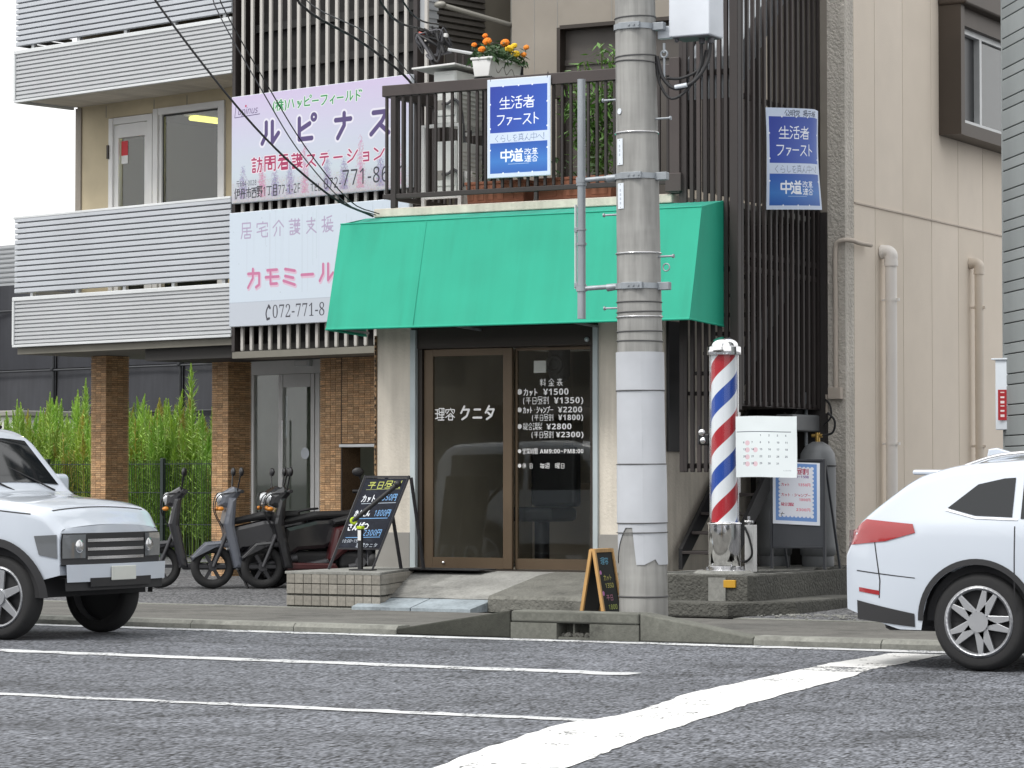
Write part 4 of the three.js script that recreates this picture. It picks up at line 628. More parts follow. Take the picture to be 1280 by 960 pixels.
// ---- utility pole with its bands, wraps, plates and step bolts
{
  const P = [3.43, 0.04, 3.9], p = thing('utility_pole', 'grey concrete utility pole with metal bands and white wrap at its foot', 'utility pole', P);
  const R = (y) => lerp(0.199, 0.165, (y - 0.2) / 5), lean = (y) => -0.014 * (y - 0.2);
  const shaft = new THREE.CylinderGeometry(R(9), R(0), 9, 40, 40, true); shaft.translate(0, 4.5, 0);
  { const q = shaft.attributes.position; for (let i = 0; i < q.count; i++) q.setX(i, q.getX(i) + lean(q.getY(i))); shaft.computeVertexNormals(); }
  const pm = std(lin(0.335, 0.333, 0.32), 0.9, { map: T.pole, bumpMap: T.pole, bumpScale: 0.012 }); T.pole.repeat.set(1, 2);
  obj('shaft', [shaft], pm, p, true);
  const ring = (y, h, extra, tilt = 0, seg = 40) => new THREE.CylinderGeometry(R(y) + extra, R(y) + extra, h, seg, 1, true).rotateZ(tilt).rotateX(tilt * 0.6).translate(lean(y), y - 0.04, 0);
  const ringT = (y, r, extra = 0.003, tilt = 0) => new THREE.TorusGeometry(R(y) + extra, r, 8, 48).rotateX(Math.PI / 2 + tilt).rotateZ(tilt).translate(lean(y), y - 0.04, 0);
  const dark = std(lin(0.1, 0.1, 0.1), 0.7, { map: T.grime });
  for (const [y, t] of [[5.08, 0.03], [4.76, 0.03], [4.71, -0.03], [2.66, 0.02], [2.5, 0.01], [2.42, -0.01], [2.74, 0]]) obj('thin_band', [ringT(y, 0.006, 0.003, t)], dark, p);
  for (const y of [4.13, 3.14, 2.62]) obj('bright_band', [ringT(y, 0.008, 0.004, 0.01)], M.chromeSoft, p);
  const dbl = (m) => Object.assign(m.clone(), { side: THREE.DoubleSide });
  for (const y of [5.0, 3.77, 2.87]) obj('clamp_band', [ring(y, 0.045, 0.008), ring(y, 0.045, 0.012), rbx(-0.07 + lean(y), 0.12 + lean(y), y - 0.068, y - 0.014, R(y) - 0.02, R(y) + 0.015, 0.004), rbx(R(y) + lean(y) - 0.02, R(y) + lean(y) + 0.1, y - 0.075, y - 0.01, -0.03, 0.03, 0.006), ...[0, 1, 2].map((i) => new THREE.CylinderGeometry(0.009, 0.009, 0.012, 8).rotateX(Math.PI / 2).translate(-0.04 + i * 0.045, y - 0.04, R(y) + 0.018))], dbl(M.zinc), p);
  for (const [y, side] of [[4.24, 1], [3.11, 1], [4.42, -1], [3.47, -1], [2.7, -1]]) { const x = side * (R(y)) + lean(y); obj('step_bolt', [rod([x - side * 0.02, y - 0.04, 0], [x + side * 0.13, y - 0.04, 0.0], 0.009), new THREE.CylinderGeometry(0.018, 0.018, 0.012, 6).rotateZ(Math.PI / 2).translate(x + side * 0.135, y - 0.04, 0)], M.zinc, p); }
  obj('eye_ring', [new THREE.TorusGeometry(0.03, 0.006, 8, 18).translate(R(3) + 0.03, 2.98, 0)], M.zinc, p);
  // white wrap sheets at the foot with torn lower edge
  const wrapM = dbl(std(lin(0.5, 0.52, 0.555), 0.55, { map: T.grime }));
  const yaw = 0.5, wrap = (y0, y1, e, torn) => gridGeo(40, 14, (u, v) => { let y = lerp(y0, y1, v); const a = u * Math.PI * 2 + yaw; if (torn) { const f = (a - yaw) / (Math.PI * 2), k = torn(f); y = lerp(k, y1, v); } const r = R(y) + e + 0.004 * (fbm(u * 9, y * 5, 2, 0, 0, 131) - 0.3); return [r * Math.sin(a) + lean(y), y - 0.04, r * Math.cos(a)]; });
  obj('wrap_sheet', [wrap(2.02, 2.33, 0.012)], wrapM, p); obj('wrap_sheet', [wrap(1.42, 2.012, 0.008)], wrapM, p); obj('wrap_sheet', [wrap(0.94, 1.412, 0.012)], wrapM, p);
  obj('wrap_sheet', [wrap(0.6, 0.935, 0.007, (f) => (f < 0.1 ? lerp(0.6, 0.66, f / 0.1) : f < 0.72 ? 0.6 : f < 0.86 ? lerp(0.6, 0.88, (f - 0.72) / 0.14) : f < 0.94 ? 0.9 : 0.6))], wrapM, p);
  for (const y of [2.016, 1.416, 0.938, 0.86]) obj('tie_band', [ringT(y, 0.004, 0.014, 0.008)], dark, p);
  obj('base_joint', [ringT(0.34, 0.008, 0.0)], dark, p);
  const plate = (y0, y1, x, text) => { const g = gridGeo(6, 6, (u, v) => { const a = -0.475 + (x + (u - 0.5) * 0.075) / 0.18, y = lerp(y0, y1, v), r = R(y) + 0.006; return [r * Math.sin(a) + lean(y), y - 0.04, r * Math.cos(a)]; }); const t = canvasTex(64, 192, (c) => { c.fillStyle = '#dfe6ee'; c.fillRect(0, 0, 64, 192); c.fillStyle = '#777'; c.fillRect(28, 8, 7, 7); c.fillRect(28, 178, 7, 7); c.fillStyle = '#b4bcc8'; for (let i = 0; i < text; i++) c.fillRect(24, 44 + i * 32, 16, 20); }); obj('number_plate', [g], dbl(std(lin(0.9, 0.9, 0.9), 0.5, { map: t })), p, true); };
  plate(3.86, 4.075, 0.0, 3); plate(3.5, 3.71, 0.006, 4);
  { const y = 4.3, a = -0.47, r = R(y) + 0.004; obj('round_plate', [new THREE.CylinderGeometry(0.024, 0.024, 0.006, 20).rotateX(Math.PI / 2).rotateY(a).translate(r * Math.sin(a) + lean(y), y - 0.04, r * Math.cos(a))], M.whiteCool, p); }
}
{ // conduit held off the pole
  const c = thing('conduit_pipe', 'vertical galvanised conduit held beside the utility pole by two arms', 'pipe', [2.864, 2.62, 3.9]);
  obj('pipe', [rod([0, 0, 0], [0, 1.99, 0], 0.035, 0.033, 20), new THREE.CylinderGeometry(0.043, 0.043, 0.03, 20).translate(0, 1.12, 0), new THREE.CylinderGeometry(0.042, 0.042, 0.02, 20).translate(0, 0.62, 0)], M.zinc, c);
  for (const y of [0.25, 1.15]) { obj('arm', [rod([0.03, y, 0], [0.36, y + 0.01, 0], 0.02), rod([0.24, y, 0], [0.37, y + 0.01, 0], 0.032, 0.026)], M.zinc, c); obj('collar', [new THREE.CylinderGeometry(0.046, 0.046, 0.045, 20).translate(0, y, 0)], M.zinc, c); }
  for (const y of [0.28, 0.74]) obj('strap', [rbx(-0.06, -0.03, y - 0.02, y + 0.02, -0.02, 0.02, 0.004), new THREE.CylinderGeometry(0.041, 0.041, 0.012, 18).translate(0, y, 0)], M.zinc, c);
  obj('flat_strip', [bx(-0.058, -0.05, 0.25, 0.95, -0.015, 0.015)], M.alu, c);
}
{ // white equipment box and its cables
  const b = thing('equipment_box', 'white metal equipment box strapped high on the utility pole', 'box', [3.6, 4.905, 3.82]);
  obj('housing', [rbx(0.055, 0.42, 0.0, 0.75, -0.22, 0.06, 0.012, 2)], std(lin(0.7, 0.74, 0.8), 0.45, { map: T.grime }), b);
  obj('underside', [bx(0.08, 0.4, -0.008, 0.0, -0.2, 0.04)], M.cableGrey, b);
  obj('bracket', [rbx(-0.06, 0.054, 0.0, 0.1, -0.04, 0.03, 0.004)], M.whiteCool, b);
  each('cable_gland', [rod([0.29, -0.05, -0.08], [0.29, 0, -0.08], 0.025), rod([0.37, -0.05, -0.08], [0.37, 0, -0.08], 0.025), new THREE.SphereGeometry(0.02, 10, 8).translate(0.1, -0.02, 0)], M.cableGrey, b);
  const cb = [[[0.37, -0.02, -0.08], [0.35, -0.2, -0.06], [0.25, -0.36, -0.02], [0.1, -0.42, 0.03], [0.0, -0.33, 0.05], [-0.05, -0.15, 0.06]], [[0.29, -0.02, -0.08], [0.28, -0.25, -0.06], [0.17, -0.45, 0], [0.06, -0.5, 0.03], [-0.03, -0.37, 0.05], [-0.06, -0.15, 0.06]], [[0.31, -0.1, -0.12], [0.26, -0.25, -0.1], [0.12, -0.33, -0.03], [0.02, -0.33, 0.03]]];
  cb.forEach((p, i) => obj('cable', [tube(p, i ? 0.012 : 0.016, 30, 8)], M.cable, b));
  obj('wire_clip', [rod([0.1, -0.41, 0.036], [0.2, -0.395, 0.02], 0.018)], M.whiteCool, b);
  obj('shackle', [new THREE.TorusGeometry(0.028, 0.01, 8, 18).translate(0.0, -0.13, 0.03), rod([0, -0.12, 0.03], [0, -0.04, 0.03], 0.012), rod([0, -0.32, 0.03], [0, -0.15, 0.03], 0.01)], M.zinc, b);
}
// ---- barber pole
{
  const H = 0.44, p = thing('barber_pole', 'tall red white and blue striped barber pole with chrome dome and base', 'barber pole', [2.709, H, 0.7]), st = canvasTex(256, 1024, (c, W, Hh) => {
    c.fillStyle = '#e9edf3'; c.fillRect(0, 0, W, Hh); const per = Hh / 2.28;
    for (let k = -4; k < 8; k++) for (const [o, col] of [[0, '#b01f2c'], [0.5, '#1d4aa6']]) { const y = (k + o) * per; c.fillStyle = col; c.beginPath(); c.moveTo(0, y + per * 0.255); c.lineTo(W, y + per * 0.255 - per); c.lineTo(W, y - per); c.lineTo(0, y); c.closePath(); c.fill(); }
  });
  obj('flange', [lathe([[0, 0], [0.2, 0], [0.2, 0.014], [0.165, 0.02], [0.155, 0.045], [0, 0.045]], 40)], M.chromeSoft, p);
  obj('base_drum', [lathe([[0, 0.04], [0.15, 0.04], [0.15, 0.43], [0.158, 0.438], [0.158, 0.455], [0, 0.455]], 48)], M.chrome, p);
  obj('striped_cylinder', [new THREE.CylinderGeometry(0.119, 0.119, 1.55, 48, 1, true).translate(0, 1.23, 0)], std(lin(0.9, 0.9, 0.9), 0.35, { map: st }), p, true);
  obj('glass_tube', [new THREE.CylinderGeometry(0.137, 0.137, 1.55, 48, 1, true).translate(0, 1.23, 0)], new THREE.MeshPhysicalMaterial({ color: lin(0.97, 0.98, 0.98), roughness: 0.03, transmission: 1, thickness: 0, ior: 1.4 }), p);
  obj('chrome_strip', [rod([0.139, 0.45, 0], [0.139, 2.0, 0], 0.008), rod([-0.139, 0.45, 0], [-0.139, 2.0, 0], 0.008), rod([0.05, 0.45, 0.14], [0.05, 0.46, 0.14], 0.008)], M.chrome, p);
  obj('cap_band', [lathe([[0, 2.0], [0.15, 2.0], [0.16, 2.006], [0.16, 2.075], [0.15, 2.085], [0, 2.085]], 48)], M.chrome, p);
  obj('dome', [lathe([[0.135, 2.085], [0.13, 2.112], [0.11, 2.14], [0.07, 2.162], [0.03, 2.171], [0, 2.173]], 40)], M.chrome, p);
  for (const a of [0.6, 2.2, 3.8, 5.4]) obj('anchor_bolt', [new THREE.CylinderGeometry(0.012, 0.012, 0.03, 6).translate(0.183 * Math.cos(a), 0.03, 0.183 * Math.sin(a))], M.chromeSoft, p);
}
{
  const c = thing('calendar_sheet', 'white month calendar in a clear sleeve hung on the barber pole', 'calendar', [2.862, 1.31, 0.77]), t = canvasTex(720, 680, (x, W, H) => {
    x.fillStyle = '#dfe7ea'; x.fillRect(0, 0, W, H); x.fillStyle = '#3d4654'; x.fillRect(10, 170, 640, 8); x.font = 'bold 30px sans-serif';
    [[0, 1, 2, 3, 4], [6, 7, 8, 9, 10, 11], [13, 14, 15, 16, 17, 18], [20, 21, 22, 23, 24, 25], [27, 28, 29, 30, 31]].forEach((row, j) => row.forEach((d, i) => { const col = j ? i : i + 1; if (j && (i === 0 || (i === 1 && j % 2 === 0))) { x.fillStyle = 'rgba(215,120,140,0.35)'; x.beginPath(); x.arc(140 + col * 96, 300 + (j - 1) * 78, 28, 0, 7); x.fill(); } x.fillStyle = '#4a5260'; if (j || i) x.fillText(String(d), 88 + col * 98, 226 + j * 78); }));
    x.font = '20px sans-serif'; x.fillStyle = '#6a7280'; x.fillText('1 2 3 4 5 6', 560, 610);
  });
  const f = (e) => (u, v) => [u * 0.6, v * 0.56 + 0.004 * Math.sin(u * 5), 0.012 * Math.sin(u * 4 + v * 2) + 0.006 * (fbm(u * 5, v * 5, 3, 0, 0, 141) - 0.5) + e];
  obj('backing', [gridGeo(16, 16, f(-0.004))], Object.assign(M.white.clone(), { side: THREE.DoubleSide }), c);
  obj('print', [gridGeo(16, 16, f(0))], std(lin(0.95, 0.95, 0.95), 0.25, { map: t, side: THREE.DoubleSide }), c, true);
  obj('rod', [rod([0.03, -0.14, -0.01], [0.03, 0.6, -0.01], 0.007)], M.chromeSoft, c);
}
{
  const s = thing('spotlight', 'small black and chrome spotlight beside the barber pole, on its left', 'spotlight', [2.43, 1.42, 0.5]);
  obj('bracket', [rod([0.05, 0, 0], [0.03, 0.2, 0], 0.012), rod([0.03, 0.27, 0], [0.12, 0.27, 0.1], 0.01)], M.black, s);
  obj('lamp_head', [rbx(-0.055, 0.055, 0.19, 0.3, -0.05, 0.05, 0.02, 2), rod([-0.05, 0.2, 0.05], [-0.05, 0.37, 0.03], 0.012)], M.black, s);
  each('lens', [new THREE.SphereGeometry(0.034, 14, 10).scale(1, 1, 0.5).translate(-0.02, 0.31, 0.05), new THREE.SphereGeometry(0.032, 14, 10).scale(1, 1, 0.5).translate(-0.005, 0.235, 0.055)], M.chrome, s);
}
{
  const s = thing('tap_post', 'white square water post with black hose behind the barber pole base', 'post', [2.79, 0.425, 0.28]);
  obj('post', [rbx(-0.045, 0.045, 0, 0.44, -0.045, 0.045, 0.006)], M.white, s);
  obj('tap', [rod([-0.02, 0.44, 0], [-0.02, 0.52, 0], 0.012), rod([-0.05, 0.47, 0.02], [0.03, 0.47, 0.02], 0.014)], M.chromeSoft, s);
  obj('hose', [tube([[-0.04, 0.42, 0.05], [0.02, 0.3, 0.07], [0.04, 0.16, 0.07], [-0.02, 0.1, 0.06], [-0.07, 0.1, 0.05]], 0.011, 24, 8)], M.cable, s);
}
// ---- gas cylinders and meter under the cage
for (const [x, z, lab] of [[2.69, -1.6, 'grey gas cylinder standing against the rough wall end, partly behind the price board'], [2.24, -1.55, 'grey gas cylinder half hidden by the calendar, nearer the stairs']]) {
  const g = thing('gas_cylinder', lab, 'gas cylinder', [x, 0.426, z], 0, 'gas cylinders under the stair cage');
  obj('body', [lathe([[0, 0.06], [0.12, 0.06], [0.175, 0.12], [0.182, 0.2], [0.182, 1.02], [0.17, 1.12], [0.12, 1.2], [0.05, 1.24], [0, 1.24]], 32)], M.gasGrey, g);
  obj('foot_ring', [lathe([[0.15, 0], [0.16, 0], [0.16, 0.1], [0.15, 0.1], [0.15, 0]], 28)], M.gasGrey, g);
  obj('valve', [rod([0, 1.24, 0], [0, 1.33, 0], 0.025), rod([-0.06, 1.3, 0], [0.05, 1.3, 0], 0.018)], std(lin(0.5, 0.33, 0.1), 0.4, { metalness: 0.8 }), g);
  obj('hose', [tube([[0.05, 1.3, 0], [0.16, 1.33, 0.0], [0.19, 1.45, 0.02], [0.12, 1.53, 0.03]], 0.012, 20, 8)], M.cable, g);
  obj('strap', [new THREE.TorusGeometry(0.187, 0.008, 6, 32).rotateX(Math.PI / 2).translate(0, 1.0, 0)], M.black, g);
}
{ const m = thing('gas_meter', 'pale box meter fixed below the bottom of the stair cage', 'meter', [2.42, 1.77, -1.75]); obj('case', [rbx(-0.1, 0.1, 0, 0.17, -0.35, 0.35, 0.02, 2)], M.gasGrey, m); each('pipe', [rod([0, -0.14, -0.2], [0, 0.01, -0.2], 0.02), rod([0, 0.16, -0.2], [0, 0.4, -0.2], 0.02)], M.zinc, m); }
{ // dark price board on legs
  const b = thing('price_board', 'dark grey sandwich board with a blue bordered price sheet beside the barber pole', 'sandwich board', [2.6, 0.426, -0.62]);
  const dark = std(lin(0.05, 0.055, 0.065), 0.6, { map: T.grime });
  obj('panel', [rbx(0.02, 0.55, 0.22, 1.04, -0.02, 0.0, 0.004)], dark, b);
  obj('frame', [rbx(0.0, 0.022, 0, 1.06, -0.03, 0.01, 0.004), rbx(0.548, 0.572, 0, 1.06, -0.03, 0.01, 0.004), rbx(0.022, 0.548, 1.038, 1.06, -0.03, 0.01, 0.004), rbx(0.022, 0.548, 0.2, 0.222, -0.03, 0.01, 0.004)], std(lin(0.03, 0.033, 0.04), 0.5), b);
  for (const x of [0.012, 0.56]) obj('leg', [bar([x, 1.04, -0.03], [x, 0.0, -0.4], 0.02, 0.02)], dark, b);
  const t = canvasTex(480, 640, (c, W, H) => {
    c.fillStyle = '#dfe5f0'; c.fillRect(0, 0, W, H); c.fillStyle = '#6c93cf'; c.fillRect(30, 14, W - 60, H - 50); c.fillStyle = '#dfe3ee'; c.fillRect(78, 60, W - 156, H - 148);
    for (let i = 0; i < 9; i++) { c.beginPath(); c.arc(78 + i * (W - 156) / 8, 62, 18, 0, 7); c.arc(78 + i * (W - 156) / 8, H - 90, 18, 0, 7); c.fill(); } for (let i = 0; i < 13; i++) { c.beginPath(); c.arc(78, 62 + i * (H - 150) / 12, 18, 0, 7); c.fill(); c.beginPath(); c.arc(W - 78, 62 + i * (H - 150) / 12, 18, 0, 7); c.fill(); }
    const o = { color: '#b8405c', w: 0.13 }; writeIn(c, '平日昼割', 120, 370, 66, 54, { ...o, color: '#a83452', w: 0.15 }); writeIn(c, 'AM10~15時', 150, 372, 132, 30, { ...o, color: '#7a5a98' });
    writeIn(c, 'カット', 88, 180, 216, 32, o); writeIn(c, '1350円', 260, 390, 212, 34, { ...o, color: '#d86a80' }); writeIn(c, 'カット・シャンプー', 88, 392, 320, 32, o); writeIn(c, '1800円', 270, 390, 366, 32, { ...o, color: '#d86a80' });
    writeIn(c, '総合調髪', 88, 220, 420, 32, o); writeIn(c, '2300円', 240, 390, 468, 34, { ...o, color: '#d86a80' }); c.strokeStyle = '#555'; c.lineWidth = 6; c.beginPath(); c.moveTo(100, 520); c.lineTo(86, 560); c.moveTo(84, 536); c.lineTo(118, 534); c.stroke();
  });
  const sh = (e) => (u, v) => [0.03 + u * 0.49, 0.44 + v * 0.6 - u * 0.02, 0.008 + e + 0.006 * Math.sin(u * 3)];
  obj('price_sheet', [gridGeo(8, 4, sh(0))], std(lin(0.92, 0.92, 0.92), 0.45, { map: t }), b, true);
  obj('sheet_back', [gridGeo(8, 4, sh(-0.003))], M.white, b);
}
// ---- black chalkboard on the platform
{
  const b = thing('chalkboard_stand', 'black chalkboard easel with handwritten prices on the tiled platform', 'chalkboard', [-1.42, 0.406, 1.0]), q = (x, y) => { const k = y / 0.92, s = 0.265 * k; return [x + s, y * 0.995, -0.26 * k]; };
  const boardM = std(lin(0.012, 0.016, 0.028), 0.75, { map: T.grime }), P = (x, y, e = 0) => { const a = q(x, y); return [a[0], a[1], a[2] + e]; };
  const t = canvasTex(560, 830, (c, W, H) => {
    c.fillStyle = '#161a26'; c.fillRect(0, 0, W, H); const r = rng(29); for (let i = 0; i < 300; i++) { c.fillStyle = `rgba(150,160,180,${r() * 0.05})`; c.beginPath(); c.ellipse(r() * W, r() * H, 10 + r() * 60, 4 + r() * 14, 0.3, 0, 7); c.fill(); }
    const chalk = (s, a, d, y, z, col, w = 0.1) => writeIn(c, s, a, d, y, z, { color: col, w, gap: 0.2, bold: false, slope: -0.03 });
    chalk('平日昼割', 76, 520, 40, 84, '#c9cf6a', 0.09); c.strokeStyle = '#b7bd78'; c.lineWidth = 4; c.beginPath(); c.moveTo(70, 138); c.lineTo(516, 126); c.stroke();
    chalk('カット', 60, 256, 196, 86, '#e8ecf2', 0.11); chalk('1350円', 286, 530, 186, 84, '#7db1e6', 0.09); c.strokeStyle = '#aab4c0'; c.beginPath(); c.moveTo(80, 306); c.lineTo(530, 290); c.stroke();
    chalk('かんたん', 40, 250, 378, 78, '#e8ecf2', 0.12); chalk('1800円', 300, 526, 372, 84, '#7db1e6', 0.09); c.beginPath(); c.moveTo(60, 486); c.lineTo(500, 474); c.stroke();
    chalk('さんぱつ', 20, 300, 530, 92, '#e8ecf2', 0.13); chalk('2300円', 260, 510, 610, 80, '#7db1e6', 0.09); c.beginPath(); c.moveTo(50, 712); c.lineTo(500, 700); c.stroke();
    chalk('10:00~15:00', 16, 300, 730, 44, '#c4ccd6'); chalk('理容クニタ', 230, 520, 776, 50, '#c4ccd6');
  });
  obj('board', [gridGeo(2, 2, (u, v) => P(u * 0.5, lerp(0.21, 0.9, v), -0.004))], Object.assign(boardM.clone(), { side: THREE.DoubleSide }), b);
  obj('chalk_writing', [gridGeo(2, 2, (u, v) => P(0.01 + u * 0.48, lerp(0.215, 0.9, v)))], std(lin(0.95, 0.95, 0.95), 0.9, { map: t }), b, true);
  const fr = std(lin(0.03, 0.03, 0.035), 0.5);
  obj('frame', [bar(P(0, 0, 0), P(0, 0.925), 0.024, 0.024), bar(P(0.5, 0), P(0.5, 0.925), 0.018, 0.018), bar(P(-0.01, 0.913), P(0.51, 0.913), 0.022, 0.022), bar(P(0, 0.205), P(0.5, 0.205), 0.016, 0.016)], fr, b);
  for (const x of [0.52, 0.78]) obj('rear_leg', [bar([x - 0.02 * (x > 0.6 ? 0 : 1), 0.9, -0.27], [x, 0, -0.52], 0.022, 0.03)], fr, b);
}
{
  const s = thing('folded_stand', 'black tubular stand with lime bands leaning across the chalkboard front', 'stand', [-0.98, 0.406, 1.12]);
  obj('upright', [rbx(-0.022, 0.022, 0, 0.43, -0.02, 0.02, 0.006)], M.black, s);
  obj('arm', [rod([-0.07, 0.49, 0.0], [0.34, 0.83, -0.12], 0.022), new THREE.SphereGeometry(0.035, 12, 10).translate(0.35, 0.84, -0.12)], M.black, s);
  const lime = std(lin(0.45, 0.6, 0.02), 0.5);
  obj('lime_band', [new THREE.TorusGeometry(0.026, 0.013, 8, 18).rotateY(0.9).translate(-0.08, 0.48, 0.0)], lime, s);
  obj('lime_band', [rbx(-0.03, 0.03, 0.4, 0.43, -0.03, 0.03, 0.008)], lime, s);
  obj('white_label', [rbx(-0.018, 0.018, 0.29, 0.39, 0.02, 0.024, 0.001)], M.white, s);
  obj('foot', [rbx(-0.1, 0.16, 0, 0.012, -0.05, 0.06, 0.004)], M.black, s);
}
// ---- little wooden A-board on the pavement: its ridge runs away from the road
{
  const b = thing('wooden_sign', 'small orange wooden A-frame blackboard behind the raised kerb', 'sandwich board', [3.0, 0.056, 3.98]), h = 0.66;
  const side = (s) => (u, v, e = 0) => [s * (lerp(0.125, 0.012, v) + e), lerp(0, h, v), -0.34 * u];
  const R = side(1), L = side(-1), dbl = (m) => Object.assign(m.clone(), { side: THREE.DoubleSide });
  const t = canvasTex(320, 560, (c, W, H) => {
    c.fillStyle = '#171a18'; c.fillRect(0, 0, W, H); writeIn(c, '理容', 80, 230, 50, 52, { color: '#6fb8d8', w: 0.09 }); writeIn(c, 'カット', 90, 250, 186, 48, { color: '#d9d36a', w: 0.1 }); writeIn(c, '1350', 100, 260, 254, 44, { color: '#d9d36a', bold: false }); writeIn(c, '平日', 90, 220, 352, 46, { color: '#e08fb0', w: 0.09 }); writeIn(c, '1800', 100, 270, 430, 46, { color: '#c8d86a', bold: false });
    c.fillStyle = '#c880c0'; c.beginPath(); c.arc(50, 170, 18, 0, 7); c.arc(46, 340, 20, 0, 7); c.fill();
  });
  obj('writing_board', [gridGeo(2, 2, (u, v) => R(lerp(0.04, 0.96, u), lerp(0.12, 0.97, v), 0.002))], std(lin(0.9, 0.9, 0.9), 0.8, { map: t }), b, true);
  obj('writing_board', [gridGeo(2, 2, (u, v) => R(lerp(0.04, 0.96, u), lerp(0.12, 0.97, v), -0.004))], dbl(M.blackMatte), b);
  obj('rear_board', [gridGeo(2, 2, (u, v) => L(lerp(0.04, 0.96, u), lerp(0.12, 0.97, v)))], dbl(std(lin(0.025, 0.026, 0.026), 0.8)), b);
  for (const F of [R, L]) { for (const u of [0.02, 0.98]) obj('leg', [bar(F(u, 0), F(u, 1), 0.026, 0.026)], M.orange, b); for (const v of [0.1, 0.985]) obj('cross_piece', [bar(F(0.05, v), F(0.95, v), 0.024, v < 0.5 ? 0.045 : 0.03)], M.orange, b); }
  obj('hinge', [bx(-0.02, 0.02, h - 0.012, h + 0.004, -0.07, -0.04)], M.zinc, b);
}
// ---- cars: one smooth skin from a side silhouette, a plan taper and a tumblehome
function polyY(P) { return (x) => { if (x <= P[0][0]) return P[0][1]; for (let i = 0; i < P.length - 1; i++) if (x <= P[i + 1][0]) return lerp(P[i][1], P[i + 1][1], (x - P[i][0]) / (P[i + 1][0] - P[i][0])); return P[P.length - 1][1]; }; }
M.carPaint = new THREE.MeshPhysicalMaterial({ color: lin(0.5, 0.545, 0.61), roughness: 0.35, clearcoat: 1, clearcoatRoughness: 0.06 });
M.carGlass = new THREE.MeshPhysicalMaterial({ color: lin(0.006, 0.008, 0.01), roughness: 0.05 });
M.plastic = std(lin(0.022, 0.022, 0.024), 0.7, { bumpMap: T.fine, bumpScale: 0.0006 });
M.redLens = new THREE.MeshPhysicalMaterial({ color: lin(0.3, 0.012, 0.016), roughness: 0.15, clearcoat: 1 });
M.clearLens = new THREE.MeshPhysicalMaterial({ color: lin(0.6, 0.62, 0.65), roughness: 0.08, clearcoat: 1, metalness: 0.3 });
M.rimSilver = std(lin(0.5, 0.51, 0.53), 0.32, { metalness: 0.8 });
function tessellate(g, step) {   // splits flat triangles until no edge is longer than step
  const p = g.attributes.position, out = [], tri = (a, b, c) => { const d = [a.distanceTo(b), b.distanceTo(c), c.distanceTo(a)], m = Math.max(...d); if (m <= step) { out.push(...a.toArray(), ...b.toArray(), ...c.toArray()); return; } const k = d.indexOf(m), [p0, p1, p2] = [[a, b, c], [b, c, a], [c, a, b]][k], h = p0.clone().add(p1).multiplyScalar(0.5); tri(p0, h, p2); tri(h, p1, p2); };
  const v = (i) => V(p.getX(i), p.getY(i), p.getZ(i)); for (let i = 0; i < g.index.count; i += 3) tri(v(g.index.getX(i)), v(g.index.getX(i + 1)), v(g.index.getX(i + 2)));
  let r = new THREE.BufferGeometry(); r.setAttribute('position', new THREE.Float32BufferAttribute(out, 3)); r = mergeVertices(r, 1e-5); r.computeVertexNormals(); return r;
}
